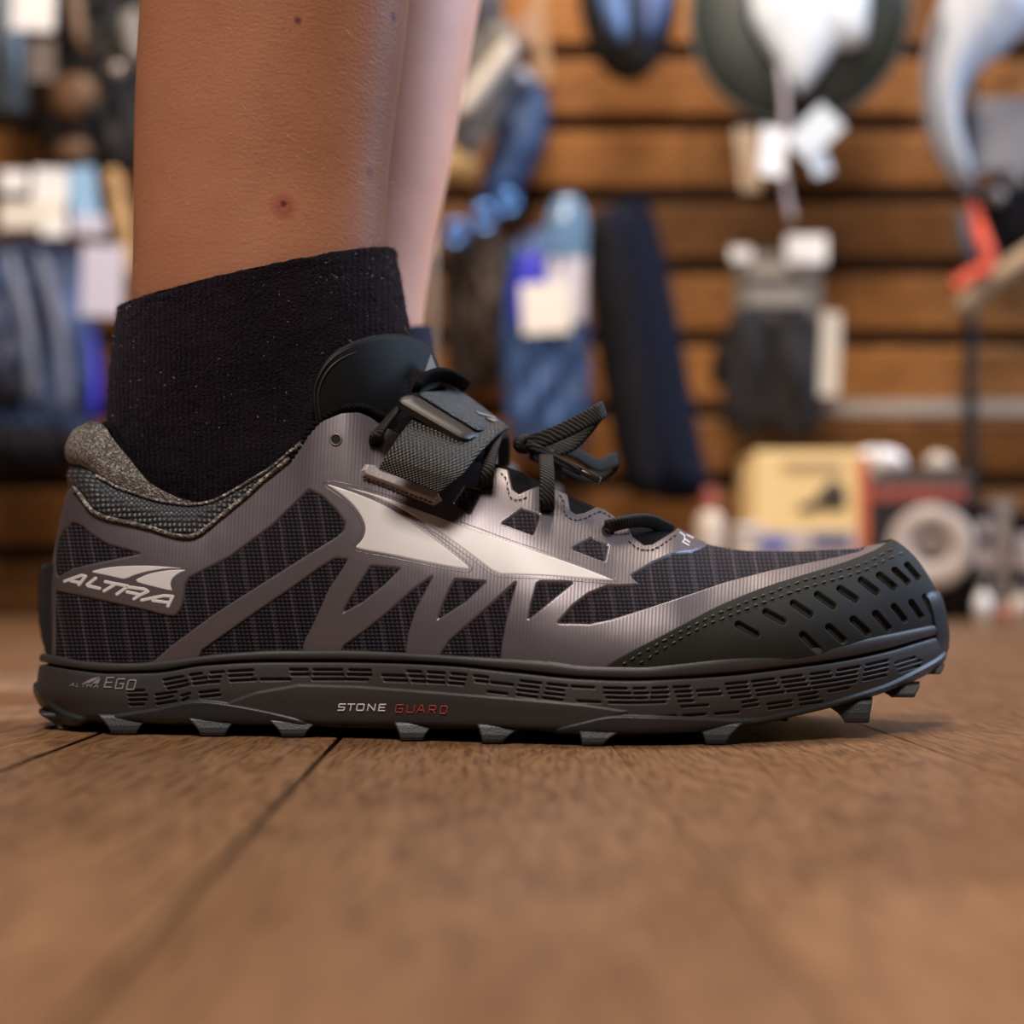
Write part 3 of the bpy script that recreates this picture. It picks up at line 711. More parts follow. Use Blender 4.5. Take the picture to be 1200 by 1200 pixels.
def lug(u0, u1, vt, u2, u3, zb=None, vb=None, depth=24, lean=1.0, far=True, yoff=0.0):
    um = (u2+u3)/2; Yn = float(Ys_(np.clip(um,46,1109)))+yoff
    def at(u, v, Y): return P(u, v, Y*mm)
    top = [at(u0, vt, Yn+4), at(u1, vt, Yn+4)]
    zt = top[0][2]
    def pt(u, Y, z):
        k = 1+Y*mm/D; return np.array([(u-600)*S_*k, Y*mm, z])
    zb_ = 0.0003 if zb is None else zb
    ztt = P(u0, vt-5, Yn*mm)[2]; rings = []
    for z, t, yo in ((ztt, -.25, .9), (zt+.0006, .0, .1), (zb_+(zt-zb_)*.62, .62, -.75*lean), (zb_+(zt-zb_)*.30, .88, -1.0*lean), (zb_, 1.0, -.6*lean)):
        a_, b_ = u0+(u2-u0)*t, u1+(u3-u1)*t; dd = depth-3*max(t,0)
        rings.append([pt(a_, Yn+yo, z), pt(b_, Yn+yo, z), pt(b_, Yn+dd, z), pt(a_, Yn+dd, z)])
    V = np.array(rings).reshape(-1,3); f = [[0,1,2,3]]+[[a+k, a+4+k, a+4+(k+1)%4, a+(k+1)%4] for a in (0,4,8,12) for k in range(4)]+[[19,18,17,16]]
    o = mk('lug', V, f, M_OUT, shoe, smooth=False); mod_bevel(o, .0006, 2)
    if far:
        m = mirr(V, np.full(len(V), np.clip(um,46,1109))); o = mk('lug', m, [k[::-1] for k in f], M_OUT, shoe, smooth=False); mod_bevel(o, .0006, 2)
lug(49,92,840,68,84, lean=-2, depth=16, yoff=6)
lug(117,176,842,130,160); lug(222,277,845,235,264); lug(317,372,847,330,357); lug(463,508,851,469,496); lug(560,613,853,565,589); lug(678,729,857,682,707); lug(818,867,852,827,851)
lug(966,1022,826,990,1019, zb=.0050); lug(1026,1077,808,1044,1072, zb=.0120, depth=20); lug(1078,1106,785,1088,1102, zb=.0185, depth=14)
for (u0, u1, z) in ((120,150,0),(200,232,0),(290,325,0),(400,440,0),(520,555,0),(620,660,0),(740,780,0),(880,925,.0025)):
    xx0, xx1 = (u0-600)*S_*1.13, (u1-600)*S_*1.13; y0, y1 = .047, .072
    V, f = boxv(xx0, xx1, y0, y1, z+.0004, z+.009); V = np.array(V); V[:4,0] = V[:4,0].mean()+(V[:4,0]-V[:4,0].mean())*.7
    mod_bevel(mk('lug', V, f, M_OUT, shoe, smooth=False), .0006)
# toe bumper: tongue of outsole rubber wrapping up the front
bl = [(1090,690),(1094,688),(1103,697),(1109,718),(1113,748),(1107,772),(1098,781)]
bo = catmull(bl, 6); n = len(bo); V = []
for Yk, ins in ((50,14),(51.5,9),(55,4),(60,1),(64,0),(70,1),(75,4),(79,9),(81,14)):
    for (u, v) in bo: V.append(P(u-ins-(3 if v < 692 else 0), v+ins*.4, Yk*mm))
inn = [P(u-26, v+1, Yk*mm) for Yk in (50,51.5,55,60,64,70,75,79,81) for (u, v) in bo]
f = gridf(9, n)+[[9*n+q for q in k[::-1]] for k in gridf(9, n)]
f += [[i*n, (i+1)*n, 9*n+(i+1)*n, 9*n+i*n] for i in range(8)]+[[k, 9*n+k, 9*n+k+1, k+1] for k in range(n-1)]
mk('toe_bumper', np.array(V+inn), f, M_OUT, shoe)
# ---- printed words on the midsole
GL = {'S': [[(1,0),(.1,0),(0,.1),(0,.42),(.1,.5),(.9,.5),(1,.6),(1,.9),(.9,1),(0,1)]], 'T': [[(0,0),(1,0)],[(.5,0),(.5,1)]],
      'O': [[(.1,0),(.9,0),(1,.12),(1,.88),(.9,1),(.1,1),(0,.88),(0,.12),(.1,0)]], 'N': [[(0,1),(0,0),(1,1),(1,0)]], 'E': [[(1,0),(0,0),(0,1),(1,1)],[(0,.5),(.9,.5)]],
      'G': [[(1,0),(.1,0),(0,.12),(0,.88),(.1,1),(1,1),(1,.5),(.5,.5)]], 'U': [[(0,0),(0,.88),(.1,1),(.9,1),(1,.88),(1,0)]], 'A': [[(0,1),(.45,0),(.6,0),(1,1)],[(.2,.65),(.85,.65)]],
      'R': [[(0,1),(0,0),(.9,0),(1,.12),(1,.45),(.9,.55),(0,.55)],[(.55,.55),(1,1)]], 'D': [[(0,0),(.8,0),(1,.2),(1,.8),(.8,1),(0,1),(0,0)]],
      'L': [[(0,0),(0,1),(1,1)]], 'P': [[(0,1),(0,0),(.9,0),(1,.15),(1,.45),(.9,.55),(0,.55)]]}
def letter(ch, u0, u1, v0, v1, shear, w, mat, name, surf, h):
    l = [[(u0+(u1-u0)*x+shear*(1-y), v0+(v1-v0)*y) for x, y in s] for s in GL[ch]]
    uu = [q[0] for a in l for q in a]; vv = [q[1] for a in l for q in a]
    return patch(name, surf, (min(uu)-2,min(vv)-2,max(uu)+2,max(vv)+2), .3, stroke_sdf(l, w), lambda d: h+.12*mm*ss(0,.5,d), mat, shoe)
M_RED = plain('red_print', (.36,.035,.025), .5); M_GREY = plain('grey_print', (.20,.19,.19), .5)
for ch, a, b, dv in (('S',397,404,0),('T',407.5,415,.1),('O',418.5,426.5,.2),('N',431.5,439.5,.3),('E',444.5,451.5,.4)):
    letter(ch, a, b, 824.8+dv, 832+dv, 1.4, 1.7, M_REFL, 'print_letter', SO, .62*mm)
for ch, a, b, dv in (('G',464,472,.6),('U',477.5,485.5,.9),('A',489,498,1.2),('R',503,510.5,1.6),('D',516.5,524,2.0)):
    letter(ch, a, b, 825+dv, 833.6+dv, 1.4, 1.35, M_RED, 'print_letter', SO, .62*mm)
for ch, a, b, dv in (('E',122.5,130.5,-.6),('G',135,143.5,.9),('O',148.2,157,2.2)):
    letter(ch, a, b, 795+dv, 806+dv, 3.0, 1.7, M_GREY, 'print_letter', SO, .2*mm)
for g in ([(97,801),(108,795),(118,793),(112,797),(106,800)], [(108,801),(113,797),(119,794.5),(117,798),(116,801)]):
    patch('print_logo', SO, (94,790,122,804), .4, poly_sdf(g), lambda d: .25*mm+0*d, M_GREY, shoe)
for ch, a, b in (('A',82,87),('L',89.5,93),('T',95,100),('R',101.5,107),('A',109.5,115)):
    letter(ch, a, b, 800.8+(a-82)*.06, 804.2+(a-82)*.06, 1.4, .8, M_GREY, 'print_letter', SO, .2*mm)
patch('throat_print', UP, (790,620,820,646), .35, stroke_sdf([[(796,625.5),(801,629),(801,634),(799,636.5),(806,640.5)],[(802,633.5),(807,637)],[(804,628.5),(811,632)]], 1.6), lambda d: .6*mm+0*d, M_REFL, shoe)

# ---- tongue
top = np.array([(366,478,32),(367,452,31.5),(376,430,32),(392,412,34),(414,401,38),(440,395,45),(468,396,55),(496,406,66)], float)
bot = np.array([(372,530,40),(392,534,40),(412,537,41),(436,540,43),(462,543,46),(488,542,51),(512,530,58),(534,500,66)], float)
tc_, bc_ = catmull(top, 8), catmull(bot, 8); n = len(tc_); m = 24; V = []
for i in range(n):
    for j in range(m):
        t = j/(m-1); q = tc_[i]*(1-t)+bc_[i]*t; q[2] -= 2.0*math.sin(math.pi*t)*(1-i/n); V.append(P(q[0], q[1], q[2]*mm))
V = np.array(V); W_ = V.copy(); W_[:,1] = .132-V[:,1]
Vv, f = join([(V, [k[::-1] for k in gridf(n, m)]), (W_, gridf(n, m))])
M_TONG = plain('smooth_black_padding', (.006,.006,.0063), .6, bump=.15, bscale=1200, spec=.15)
tong = mk('tongue', Vv, f, M_TONG, shoe); mod_solid(tong, .003, 1); tag(tong, 'smooth black padded tongue')
def tpos(i, t, out=3.25):
    i = min(max(i,0),1)*(n-1); k = min(int(i), n-2); w = i-k; a_ = tc_[k]*(1-w)+tc_[k+1]*w; b_ = bc_[k]*(1-w)+bc_[k+1]*w; q = a_*(1-t)+b_*t
    return P(q[0], q[1], (q[2]-2.0*math.sin(math.pi*t)*(1-i/n)-out)*mm)
parts = []
for path, r in (([(.10,.95),(.10,.6),(.115,.35),(.17,.17),(.30,.10),(.5,.085),(.75,.08),(1,.09)],.32), ([(.05,.95),(.05,.5),(.065,.25),(.12,.09),(.26,.045),(.5,.035),(.75,.035),(1,.04)],.22)):
    parts.append(tube(np.array([tpos(*q) for q in catmull(path, 8)]), r*mm, 6))
v, f = join(parts); mk('tongue_seam', v, f, M_STITCH, tong)
v, f = join([(np.array([P(506,417,.058), P(499,437,.048), P(513,436,.060), P(506,417.5,.0595), P(499,437.5,.0495), P(513,436.5,.0615)])-[0,.004,0], [[0,1,2],[3,5,4],[0,2,5,3],[0,3,4,1],[1,4,5,2]])])
mk('tongue_print', v, f, M_GREY, tong, smooth=False)
# tongue under the laces
A = np.interp(np.linspace(420,796,90), uq, uL_); e, u_, v_, uh, nn = posn(UP, A, np.full(90,.70)); e = e-nn*.0012; fe = mirr(e, uh); V = []
for i in range(90):
    for j in range(15):
        t = j/14; V.append(e[i]*(1-t)+fe[i]*t+np.array([0,0,(.015*math.sin(math.pi*t)**.7-.001)*(1-.55*i/90)]))
mk('gusset', np.array(V), gridf(90,15), M_BLACK, shoe)
# ---- eyelets
for i, (u, v, r) in enumerate([(570,569,8.2),(641,595,8.5),(712,623,8),(441,517,9)]):
    patch('eyelet', UP, (u-12,v-12,u+12,v+12), .8, lambda a, b, u=u, v=v, r=r: r-np.hypot((a-u), (b-v)*1.1), lambda d: .66*mm+0*d, M_HOLE, shoe)
o = patch('eyelet', UP, (382,504,406,528), .5, lambda a, b: 1.4-np.abs(6.2-np.hypot(a-394, b-516)), lambda d: (.5+.5*ss(0,1,d))*mm, plain('eyelet_rim',(.16,.13,.12),.35,.3), shoe)
patch('eyelet_hole', UP, (384,506,404,526), .5, lambda a, b: 5.0-np.hypot(a-394, b-516), lambda d: .6*mm+0*d, M_HOLE, o)
# ---- laces
def px3(l): return np.array([P(u, v, Y*mm) for u, v, Y in l])
def seat(l, du=0):
    q = on(UP, [l[1][0]], [l[1][1]])[0]; d = (q[1]/mm-1.2)-l[1][2]; k = np.linspace(1, 0, 5)
    out = []
    for i, (u, v, Y) in enumerate(l): out.append((u, v, Y+d*(k[i] if i < 5 else 0)))
    out[0] = (l[0][0], l[0][1], q[1]/mm+2.5); return out
def lace(name, l, w, th=1.5, wd=(1,0,0), r=1, mat=None, parent=shoe):
    c = catmull(l, 8); pts = px3(c); wdv = np.array(wd, float)
    if wdv.ndim == 2:
        t = np.linspace(0,1,len(pts)); k = np.linspace(0,1,len(wdv)); wdv = np.stack([np.interp(t, k, wdv[:,i]) for i in range(3)], 1)
    v, f = ribbon(pts, wdv, w, th*mm); return mk(name, v, f, mat or M_LACE, parent)
lace('lace', seat([(440,520,20),(441,512,19),(452,496,23),(468,478,31),(486,464,41),(505,455,52),(520,452,62),(528,460,76),(528,480,92)]), 4.6*mm, 1.6, (.8,-.3,.45))
lace('lace', seat([(570,574,18),(570,566,15),(571,552,17),(574,537,24),(578,522,34),(582,512,46),(586,510,60),(590,520,76),(590,545,92)]), 4.6*mm, 1.6, (1,-.2,.25))
lace('lace', seat([(641,600,17),(641,593,14.5),(641,576,17),(641,556,23),(640,541,32),(641,532,44),(645,530,57),(650,540,74),(652,560,92)]), 4.9*mm, 1.6, (1,0,.05))
lace('lace', seat([(708,624,22),(712,618,19.5),(728,613,23),(746,610,31),(762,611,40),(776,617,48),(786,622,58),(778,622,76),(762,632,92)]), 4.8*mm, 1.7, (.35,-.5,1))
# bow: two loops, a plastic-tipped end and the far end
lace('lace_loop', [(612,522,48),(632,516,43),(655,507,40),(680,495,38),(700,484,38),(707,480,41),(702,485,46),(690,502,50),(672,519,52),(648,527,53),(622,524,54)], 5.6*mm, 1.4, [(0,.1,1),(-.2,.1,1),(-.35,.2,1),(.3,.4,1),(.2,.3,1)])
lace('lace_loop', [(616,522,60),(640,520,70),(672,530,80),(700,545,88),(722,538,94),(716,548,98),(690,560,94),(655,545,82),(622,530,66)], 5.2*mm, 1.4, [(0,.1,1),(0,.5,1),(.3,.6,1)])
lace('lace_end', [(610,518,48),(624,523,43),(640,531,40),(660,542,37),(682,553,35)], 2.9*mm, 1.8, (.5,-.4,.8))
v, f = tube(px3(catmull([(676,550,35.5),(690,557,34.5),(703,563.5,34)], 6)), 1.15*mm, 12); tag(mk('aglet', v, f, plain('black_plastic',(.012,.010,.011),.18), shoe), 'glossy black plastic lace tip')
kv = []
for i in range(60):
    t = i/59*math.pi*4; kv.append(P(612+7*math.cos(t)+i*.08, 520+6*math.sin(t*1.0), (50+6*math.sin(t*.5))*mm))
v, f = tube(np.array(kv), 1.7*mm, 8); mk('lace_knot', v, f, M_LACE, shoe)
# ---- instep strap
base_f = poly_sdf([(422,553),(428,544),(440,546),(446,553),(514,579),(519,588),(508,594),(425,561)])
patch('strap_anchor', UP, (415,538,525,600), .7, base_f, lambda d: (.4+2.4*ss(0,4,d))*mm, plain('grey_tpu',(.34,.30,.31),.45,.1,bump=.3,bscale=900), shoe)
stitch_row('stitching', [(424,560),(450,570),(480,582),(507,592)], UP, 1.5*mm, 4, 2, .28*mm, M_STITCH, shoe)
le = [(444,549),(450,538),(460,522),(472,505),(484,490),(498,476),(512,466)]; re = [(514,578),(528,566),(543,554),(556,538),(570,522),(584,508),(596,500)]
ya = [16.5,17.5,20.5,25,31,40,52]; yb = [14.5,15.5,18,22.5,29,39,52]
cl = catmull([a+(y,) for a, y in zip(le, ya)], 8); cr = catmull([a+(y,) for a, y in zip(re, yb)], 8); n = len(cl); V = []; UVs = []
for i in range(n):
    for j in range(21):
        t = j/20; q = cl[i]*(1-t)+cr[i]*t; V.append(P(q[0], q[1], (q[2]-.9-1.6*min(1,i/16)-1.0*math.sin(math.pi*t)*min(1,i/10))*mm)); UVs.append((t*.9, i/n*.9))
V = np.array(V); V2 = V.copy(); V2[:,1] = .118-V[:,1]
Vv, f = join([(V, gridf(n,21)), (V2, [k[::-1] for k in gridf(n,21)])])
strap = mk('strap_webbing', Vv, f, M_WEB, shoe, uv=np.array(UVs+UVs)); mod_solid(strap, .0014, 1); tag(strap, 'black woven instep strap')
# rubber tab closing the strap
NL, NR, FR, FL = P(464,464,.027), P(549,513,.022), P(604,497,.058), P(538,447,.064)
nT = np.cross(NR-NL, FL-NL); nT /= np.linalg.norm(nT); nT = nT if nT[2] > 0 else -nT
def tabp(a, b, h): return NL*(1-a)*(1-b)+NR*a*(1-b)+FR*a*b+FL*(1-a)*b+nT*(h-.0035*(2*b-.6)**2*.5)
def rrect(a0, a1, b0, b1, r, n=6):
    out = []
    for cx, cy, s in ((a1-r,b0+r,-90),(a1-r,b1-r,0),(a0+r,b1-r,90),(a0+r,b0+r,180)):
        for k in range(n+1): t = math.radians(s+90*k/n); out.append((cx+r*math.cos(t), cy+r*math.sin(t)))
    return out
def slab(ab, h0, h1, bev, nring=5):
    ab = np.array(ab); c = ab.mean(0); rings = []
    for sc, h in ((1-bev*.8, h0),(1, h0+.0006),(1, h1-.0006),(1-bev, h1)): rings.append([tabp(*(c+(q-c)*sc), h) for q in ab])
    for k in range(1, nring): rings.append([tabp(*(c+(q-c)*(1-bev)*(1-k/nring)), h1) for q in ab])
    m = len(ab); V = np.array(rings).reshape(-1,3); V = np.vstack([V, [tabp(*c, h1)], [tabp(*c, h0)]]); R = len(rings)
    f = gridf(R, m, True)+[[(R-1)*m+k, (R-1)*m+(k+1)%m, R*m] for k in range(m)]+[[k, R*m+1, (k+1)%m] for k in range(m)]
    return V, f
v, f = slab(rrect(0,1,0,1,.12), -.0032, 0, .05); tb = mk('strap_tab', v, f, plain('black_gloss_rubber', (.009,.007,.007), .42), shoe, autosm=.9); tag(tb, 'moulded black rubber strap tab')
v, f = slab(rrect(.07,.97,.24,1.03,.08), -.0002, .0012, .05); mk('tab_panel', v, f, m_glit('blue_black_panel', (.010,.016,.024), (.04,.062,.09), 40), tb, autosm=.9)
for tri in ([(.62,.60),(.70,.60),(.80,.86),(.74,.90)], [(.78,.62),(.88,.66),(.84,.86),(.80,.80)]):
    v, f = slab(tri, .0010, .0016, .05, 2); mk('tab_print', v, f, M_GREY, tb, smooth=False)
pts = [(488,455,38),(496,446,42),(508,440,47),(522,440,53),(536,446,59),(545,452,66)]
lace('tab_loop', pts, 5*mm, 2.4, (.4,-.6,.8), mat=M_BLACK)
#@@PERSON
# ================================================================== PERSON: two bare lower legs with socks
legrows = [(410,160,452,33),(360,158,450,33.5),(300,158.5,450,34),(240,159,452,34.5),(190,160,456,35.5),(130,161.5,463,37),(70,164,471,39),(0,168,478.5,42),(-90,168,488,46),(-200,160,500,50),(-330,150,512,53),(-470,152,522,52),(-600,165,530,50),(-720,160,545,54),(-860,140,565,60),(-1040,120,590,66)]
LEGY = .066
def legring(row, n=72):
    v, l, r, ry = row; c = (l+r)/2; hw = (r-l)/2; out = []
    for k in range(n):
        a = 2*math.pi*k/n; ca, sa = math.cos(a), math.sin(a)
        yy = np.sign(sa)*abs(sa)**.9*ry*(1-.16*max(0,-ca)**1.2-.05*max(0,ca))
        X, _, Z = P(c+hw*ca, v, LEGY); out.append((X, LEGY+yy*mm, Z))
    return out
lr = catmull(legrows, 5); R = np.array([legring(r) for r in lr]); nR = len(R)
SKINPTS = R.reshape(-1,3)
def SKINPT(u, v):
    near = SKINPTS[SKINPTS[:,1] < LEGY]; k = near[:,1]/D+1; uu = near[:,0]/(S_*k)+600; vv = V0-(near[:,2]-H)/(S_*k)
    q = near[np.argmin((uu-u)**2+(vv-v)**2)]; kk = 1+q[1]/D
    return tuple(P(u, v, q[1]))
def farleg(p):
    q = np.array(p, float); q[...,1] = .272-q[...,1]; q[...,0] = q[...,0]+.004+.075*(q[...,2]-.16); return q
V, f = join([(SKINPTS, gridf(nR, 72, True)), (farleg(SKINPTS), [k[::-1] for k in gridf(nR, 72, True)])])
f += [list(range((nR-1)*72, nR*72)), list(range(2*nR*72-72, 2*nR*72))]
PERS_L = (-.09, .136, .03)
person = mk('person', V-np.array(PERS_L), f, m_skin()); person.location = PERS_L
SKOFF = PERS_L
tag(person, 'person standing, bare lower legs in dark ankle socks, near foot in the trail shoe', 'person')
# socks
M_SOCK = m_sock()
sr = [(366,143,296,462.5,37.5),(366.5,141.5,296.5,464,38.6),(385,138,317,467.5,38),(420,132.5,345,473,37),(460,129,378,479,35.5),(497,127.5,412,490,33.5),(530,129,452,520,32),(565,143,500,548,31),(600,165,545,580,30)]
def sockring(row, n=110):
    vl, ul, vr, ur, ry = row; out = []
    for k in range(n):
        a = 2*math.pi*k/n; ca, sa = math.cos(a), math.sin(a)
        u = (ul+ur)/2+(ur-ul)/2*ca; v = (vl+vr)/2+(vr-vl)/2*ca
        yy = sa*ry*(1-.10*max(0,-ca)); X, _, Z = P(u, v, LEGY); Z += -.0052*abs(sa)**1.5
        out.append((X, LEGY+yy*mm, Z))
    return out
sc_ = catmull(sr, 7); R2 = np.array([sockring(r) for r in sc_])
inner = R2[0]*1.0; cI = inner.mean(0); inner = cI+(inner-cI)*[.93,.90,1]+[0,0,-.004]
R2 = np.concatenate([inner[None], R2], 0); nS = len(R2)
nz = RNG.normal(0, .00016, R2.shape); R2 = R2+nz
def sock(fn):
    v = fn(R2.reshape(-1,3)); fl = fn is not ident
    o = mk('sock', v-np.array(PERS_L), [k[::-1] for k in gridf(nS,110,True)] if fl else gridf(nS,110,True), M_SOCK, person, world=False); return o
ident = lambda p: p
s1 = sock(ident); s2 = sock(farleg); tag(s1, 'fuzzy dark purple-black ankle sock')
def fibres(rings, rowlo, rowhi, count, lo, hi, wd, centre, dirfun, clump=0):
    V = []; f = []
    nr, ns = rings.shape[:2]; c2 = rings.mean(1)
    for k in range(count):
        i = int(rowlo+(rowhi-rowlo)*random.random()); j = random.randrange(ns); i = min(i, nr-2)
        t, s = random.random(), random.random()
        p = (rings[i,j]*(1-t)+rings[i+1,j]*t)*(1-s)+(rings[i,(j+1)%ns]*(1-t)+rings[i+1,(j+1)%ns]*t)*s
        nrm = (p-c2[i])*[1,1,0]; nrm = nrm/np.linalg.norm(nrm); L = random.uniform(lo, hi); d = dirfun(nrm); d = d/np.linalg.norm(d)
        sd = np.cross(d, np.array([random.gauss(0,1) for _ in range(3)])); sd = sd/np.linalg.norm(sd)*wd
        q = p+d*L*.5+nrm*L*.12; e = p+d*L; b = len(V); V += [p-sd, p+sd, q+sd*.8, q-sd*.8, e]; f += [[b,b+1,b+2,b+3],[b+3,b+2,b+4]]
    return np.array(V), f
g3 = lambda: np.array([random.gauss(0,1) for _ in range(3)])
v, f = fibres(R2, 2, nS-14, 9000, .0006, .0018, .00004, None, lambda n: n*.8+g3()*.7)
tag(mk('sock_fuzz', v-np.array(PERS_L), f, plain('fuzz', (.035,.027,.04), 1.0), s1, smooth=False, world=False), kind='stuff')
v, f = fibres(R2, 10, nS-14, 800, .0005, .0012, .00007, None, lambda n: n*.6+g3())
tag(mk('sock_lint', v-np.array(PERS_L), f, plain('lint', (.40,.36,.34), .9), s1, smooth=False, world=False), kind='stuff')
v, f = fibres(R, 8, 46, 1500, .002, .0048, .000028, None, lambda n: n*.22+np.array([.75,0,-.45])+g3()*.25)
tag(mk('leg_hair', v-np.array(PERS_L), f, plain('fair_hair', (.50,.31,.19), .4), person, smooth=False, world=False), kind='stuff')

# far shoe: the other of the pair, parts shared
if True:
    shoe2 = empty('trail_running_shoe', (0,0,0), 'matching trail running shoe on the far foot, behind the near shoe', 'shoe')
    kids = [o for o in COL.objects if o.parent is shoe and o.name.split('.')[0] in ('knit_upper','overlay_film','toe_cap','collar_band','collar_lining','midsole','outsole','outsole_base','tongue','gusset','lug','lace','strap_webbing','strap_tab','inner_lining')]
    shoe2.location = (SHOE_L[0]+.004, .272-SHOE_L[1], 0); shoe2.scale = (1,-1,1)
    for o in kids:
        c = o.copy(); COL.objects.link(c); c.parent = shoe2; c.matrix_parent_inverse = Matrix.Translation(SHOE_L).inverted()
#@@SHOP
# ================================================================== SHOP STOCK ON AND BEFORE THE SLAT WALL
def pl(name, col, rough=.7, **k): return plain(name, col, rough, **k)
def root(name, u, v, Y, label, cat, group=None): return empty(name, tuple(P(u, v, Y)), label, cat, group)
def puffmesh(poly, Y, depth, step=3.0, R=None, wrinkle=0.0, seed=0, back=.6):
    p = np.array(poly, float); f_ = poly_sdf(p); lo = p.min(0)-2; hi = p.max(0)+2
    A, B = np.meshgrid(np.linspace(lo[0],hi[0],max(8,int((hi[0]-lo[0])/step))), np.linspace(lo[1],hi[1],max(8,int((hi[1]-lo[1])/step))), indexing='ij')
    prm, faces = clip_grid(A, B, f_(A, B)); d = np.maximum(f_(prm[:,0], prm[:,1]), 0); R = R or max(d.max(), 1)
    t = np.clip(d/R, 0, 1); h = depth*np.sqrt(1-(1-t)**2)
    if wrinkle:
        r_ = np.random.default_rng(seed)
        for _ in range(7):
            k = r_.normal(0, .09, 2); h = h+wrinkle*t*np.sin(prm[:,0]*k[0]*2.2+prm[:,1]*k[1]*.7+r_.uniform(0,6))
    b = P(prm[:,0], prm[:,1], Y); fr = b-np.stack([0*h, h, 0*h], 1); bk = b+np.stack([0*h, np.maximum(h,0)*back+.0005, 0*h], 1); n = len(b)
    return np.vstack([fr, bk]), faces+[[k+n for k in q[::-1]] for q in faces]
def puff(name, poly, Y, depth, mat, parent=None, sm=1, **k):
    v, f = puffmesh(smooth_poly(poly, sm) if sm else poly, Y, depth, **k); return mk(name, v, f, mat, parent)
def cardv(u0, v0, u1, v1, Y, th=.002, rot=0.0, yaw=0.0):
    c = P((u0+u1)/2, (v0+v1)/2, Y); k = S_*(1+Y/D); w, h = abs(u1-u0)*k/2, abs(v1-v0)*k/2
    v, f = boxv(-w, w, -th/2, th/2, -h, h); M = Matrix.Rotation(yaw, 3, 'Z') @ Matrix.Rotation(rot, 3, 'Y')
    return np.array([np.array(M @ Vector(q))+c for q in v]), f
def card(name, u0, v0, u1, v1, Y, mat, parent=None, th=.002, rot=0.0, yaw=0.0, bev=.001):
    v, f = cardv(u0, v0, u1, v1, Y, th, rot, yaw); o = mk(name, v, f, mat, parent, smooth=False); mod_bevel(o, bev, 2); return o
def hook(u, v, Y, parent):
    a = P(u, v, Y); b = np.array([a[0], YW+.004, a[2]+.004]); t, f = tube(np.array([a+[0,-.012,.008], a+[0,-.008,0], a, (a+b)/2, b]), .003, 8)
    return mk('hook', t, f, pl('hook_steel', (.25,.25,.26), .35, metal=1), parent)
def tubepx(name, l, r, mat, parent=None, n=6, seg=10):
    c = catmull(l, n) if len(l) > 2 else np.array(l, float); v, f = tube(np.array([P(*q) for q in c]), r, seg); return mk(name, v, f, mat, parent)
def solo(o, label, cat, group=None): return tag(o, label, cat, group)
WHITE = pl('white_card', (.88,.87,.88), .6); PINKW = pl('ivory_card', (.62,.52,.46), .6); BLUEC = pl('pale_blue_card', (.30,.52,.78), .5)
NAVY = pl('navy_cloth', (.004,.006,.018), .9, spec=.2); BLK = pl('black_cloth', (.006,.005,.007), .9, noise=.5, nscale=40, spec=.2)
BLUE = pl('denim_blue_nylon', (.045,.10,.26), .5, noise=.5, nscale=25); COB = pl('cobalt_nylon', (.03,.03,.62), .4)
GREY = pl('grey_cloth', (.20,.185,.17), .8, noise=.3, nscale=40); TAN = pl('tan_cloth', (.42,.25,.11), .8, noise=.3, nscale=30); DBRN = pl('brown_leather', (.10,.045,.018), .55, noise=.3, nscale=30)
STEEL = pl('dark_steel', (.045,.04,.042), .4, metal=.6); BRASS = pl('pale_brass', (.34,.25,.18), .35, metal=.6); RED = pl('red_webbing', (.62,.075,.03), .6)
def place_lathe(name, prof, u, v, Y, axis, mat, parent, seg=56, squash=None, roll=0):
    V, f = lathe(prof, seg); V = np.array(V)
    if squash: V[:,0] *= squash
    q = Vector((0,0,1)).rotation_difference(Vector(axis).normalized()).to_matrix() @ Matrix.Rotation(roll, 3, 'Z')
    V = V @ np.array(q).T + P(u, v, Y); return mk(name, V, f, mat, parent)
# --- wide-brimmed olive hat hung with its underside to the room
r = root('wide_brim_hat', 937, 12, 1.84, 'olive-teal wide-brimmed hat hung underside out, white paper stuffing showing in its crown', 'hat')
OLV = pl('olive_felt', (.028,.036,.033), .45, noise=.2, nscale=20)
place_lathe('brim', [(.086,.004),(.11,.002),(.14,-.002),(.165,-.010),(.173,-.013),(.175,-.010),(.168,-.005),(.14,.004),(.11,.008),(.086,.010)], 937, 12, 1.84, (-.10,-1,-.10), OLV, r)
place_lathe('crown', [(.087,.006),(.086,-.03),(.080,-.075),(.062,-.10),(.03,-.11),(0,-.112)], 937, 12, 1.84, (-.10,-1,-.10), pl('hat_lining', (.022,.020,.016), .8), r)
place_lathe('brim_edge', [(.1705,-.0145),(.1755,-.0155),(.178,-.012),(.175,-.008),(.1705,-.0145)], 937, 12, 1.84, (-.10,-1,-.10), pl('brim_sheen', (.22,.26,.28), .4), r)  # teal light reflected on the lower brim, painted into the edge colour
puff('paper_stuffing', [(876,-70),(878,20),(892,48),(912,78),(930,104),(938,112),(946,104),(966,78),(980,56),(1004,59),(1018,42),(1021,-70)], 1.82, .03, pl('tissue_paper', (.70,.78,.88), .5), r, sm=1, wrinkle=.0012, seed=4)
c = tubepx('chin_strap', [(915,80,1.79),(920,130,1.785),(917,180,1.785),(921,225,1.785),(928,258,1.785)], .0055, pl('lilac_cord', (.45,.40,.46), .6), r)
hook(960, -60, 1.9, r)
tg = 'white swing tags under the olive hat'
solo(card('swing_tag', 889,150,922,207,1.76, WHITE, rot=.08, yaw=.3), 'white upright swing tag hanging below the olive hat, left of its chin strap', 'tag', tg)
solo(card('swing_tag', 926,136,984,176,1.765, pl('blue_white_card',(.62,.72,.86),.5), rot=-.75, yaw=-.2), 'pale blue-white swing tag slanting up to the right below the olive hat', 'tag', tg)
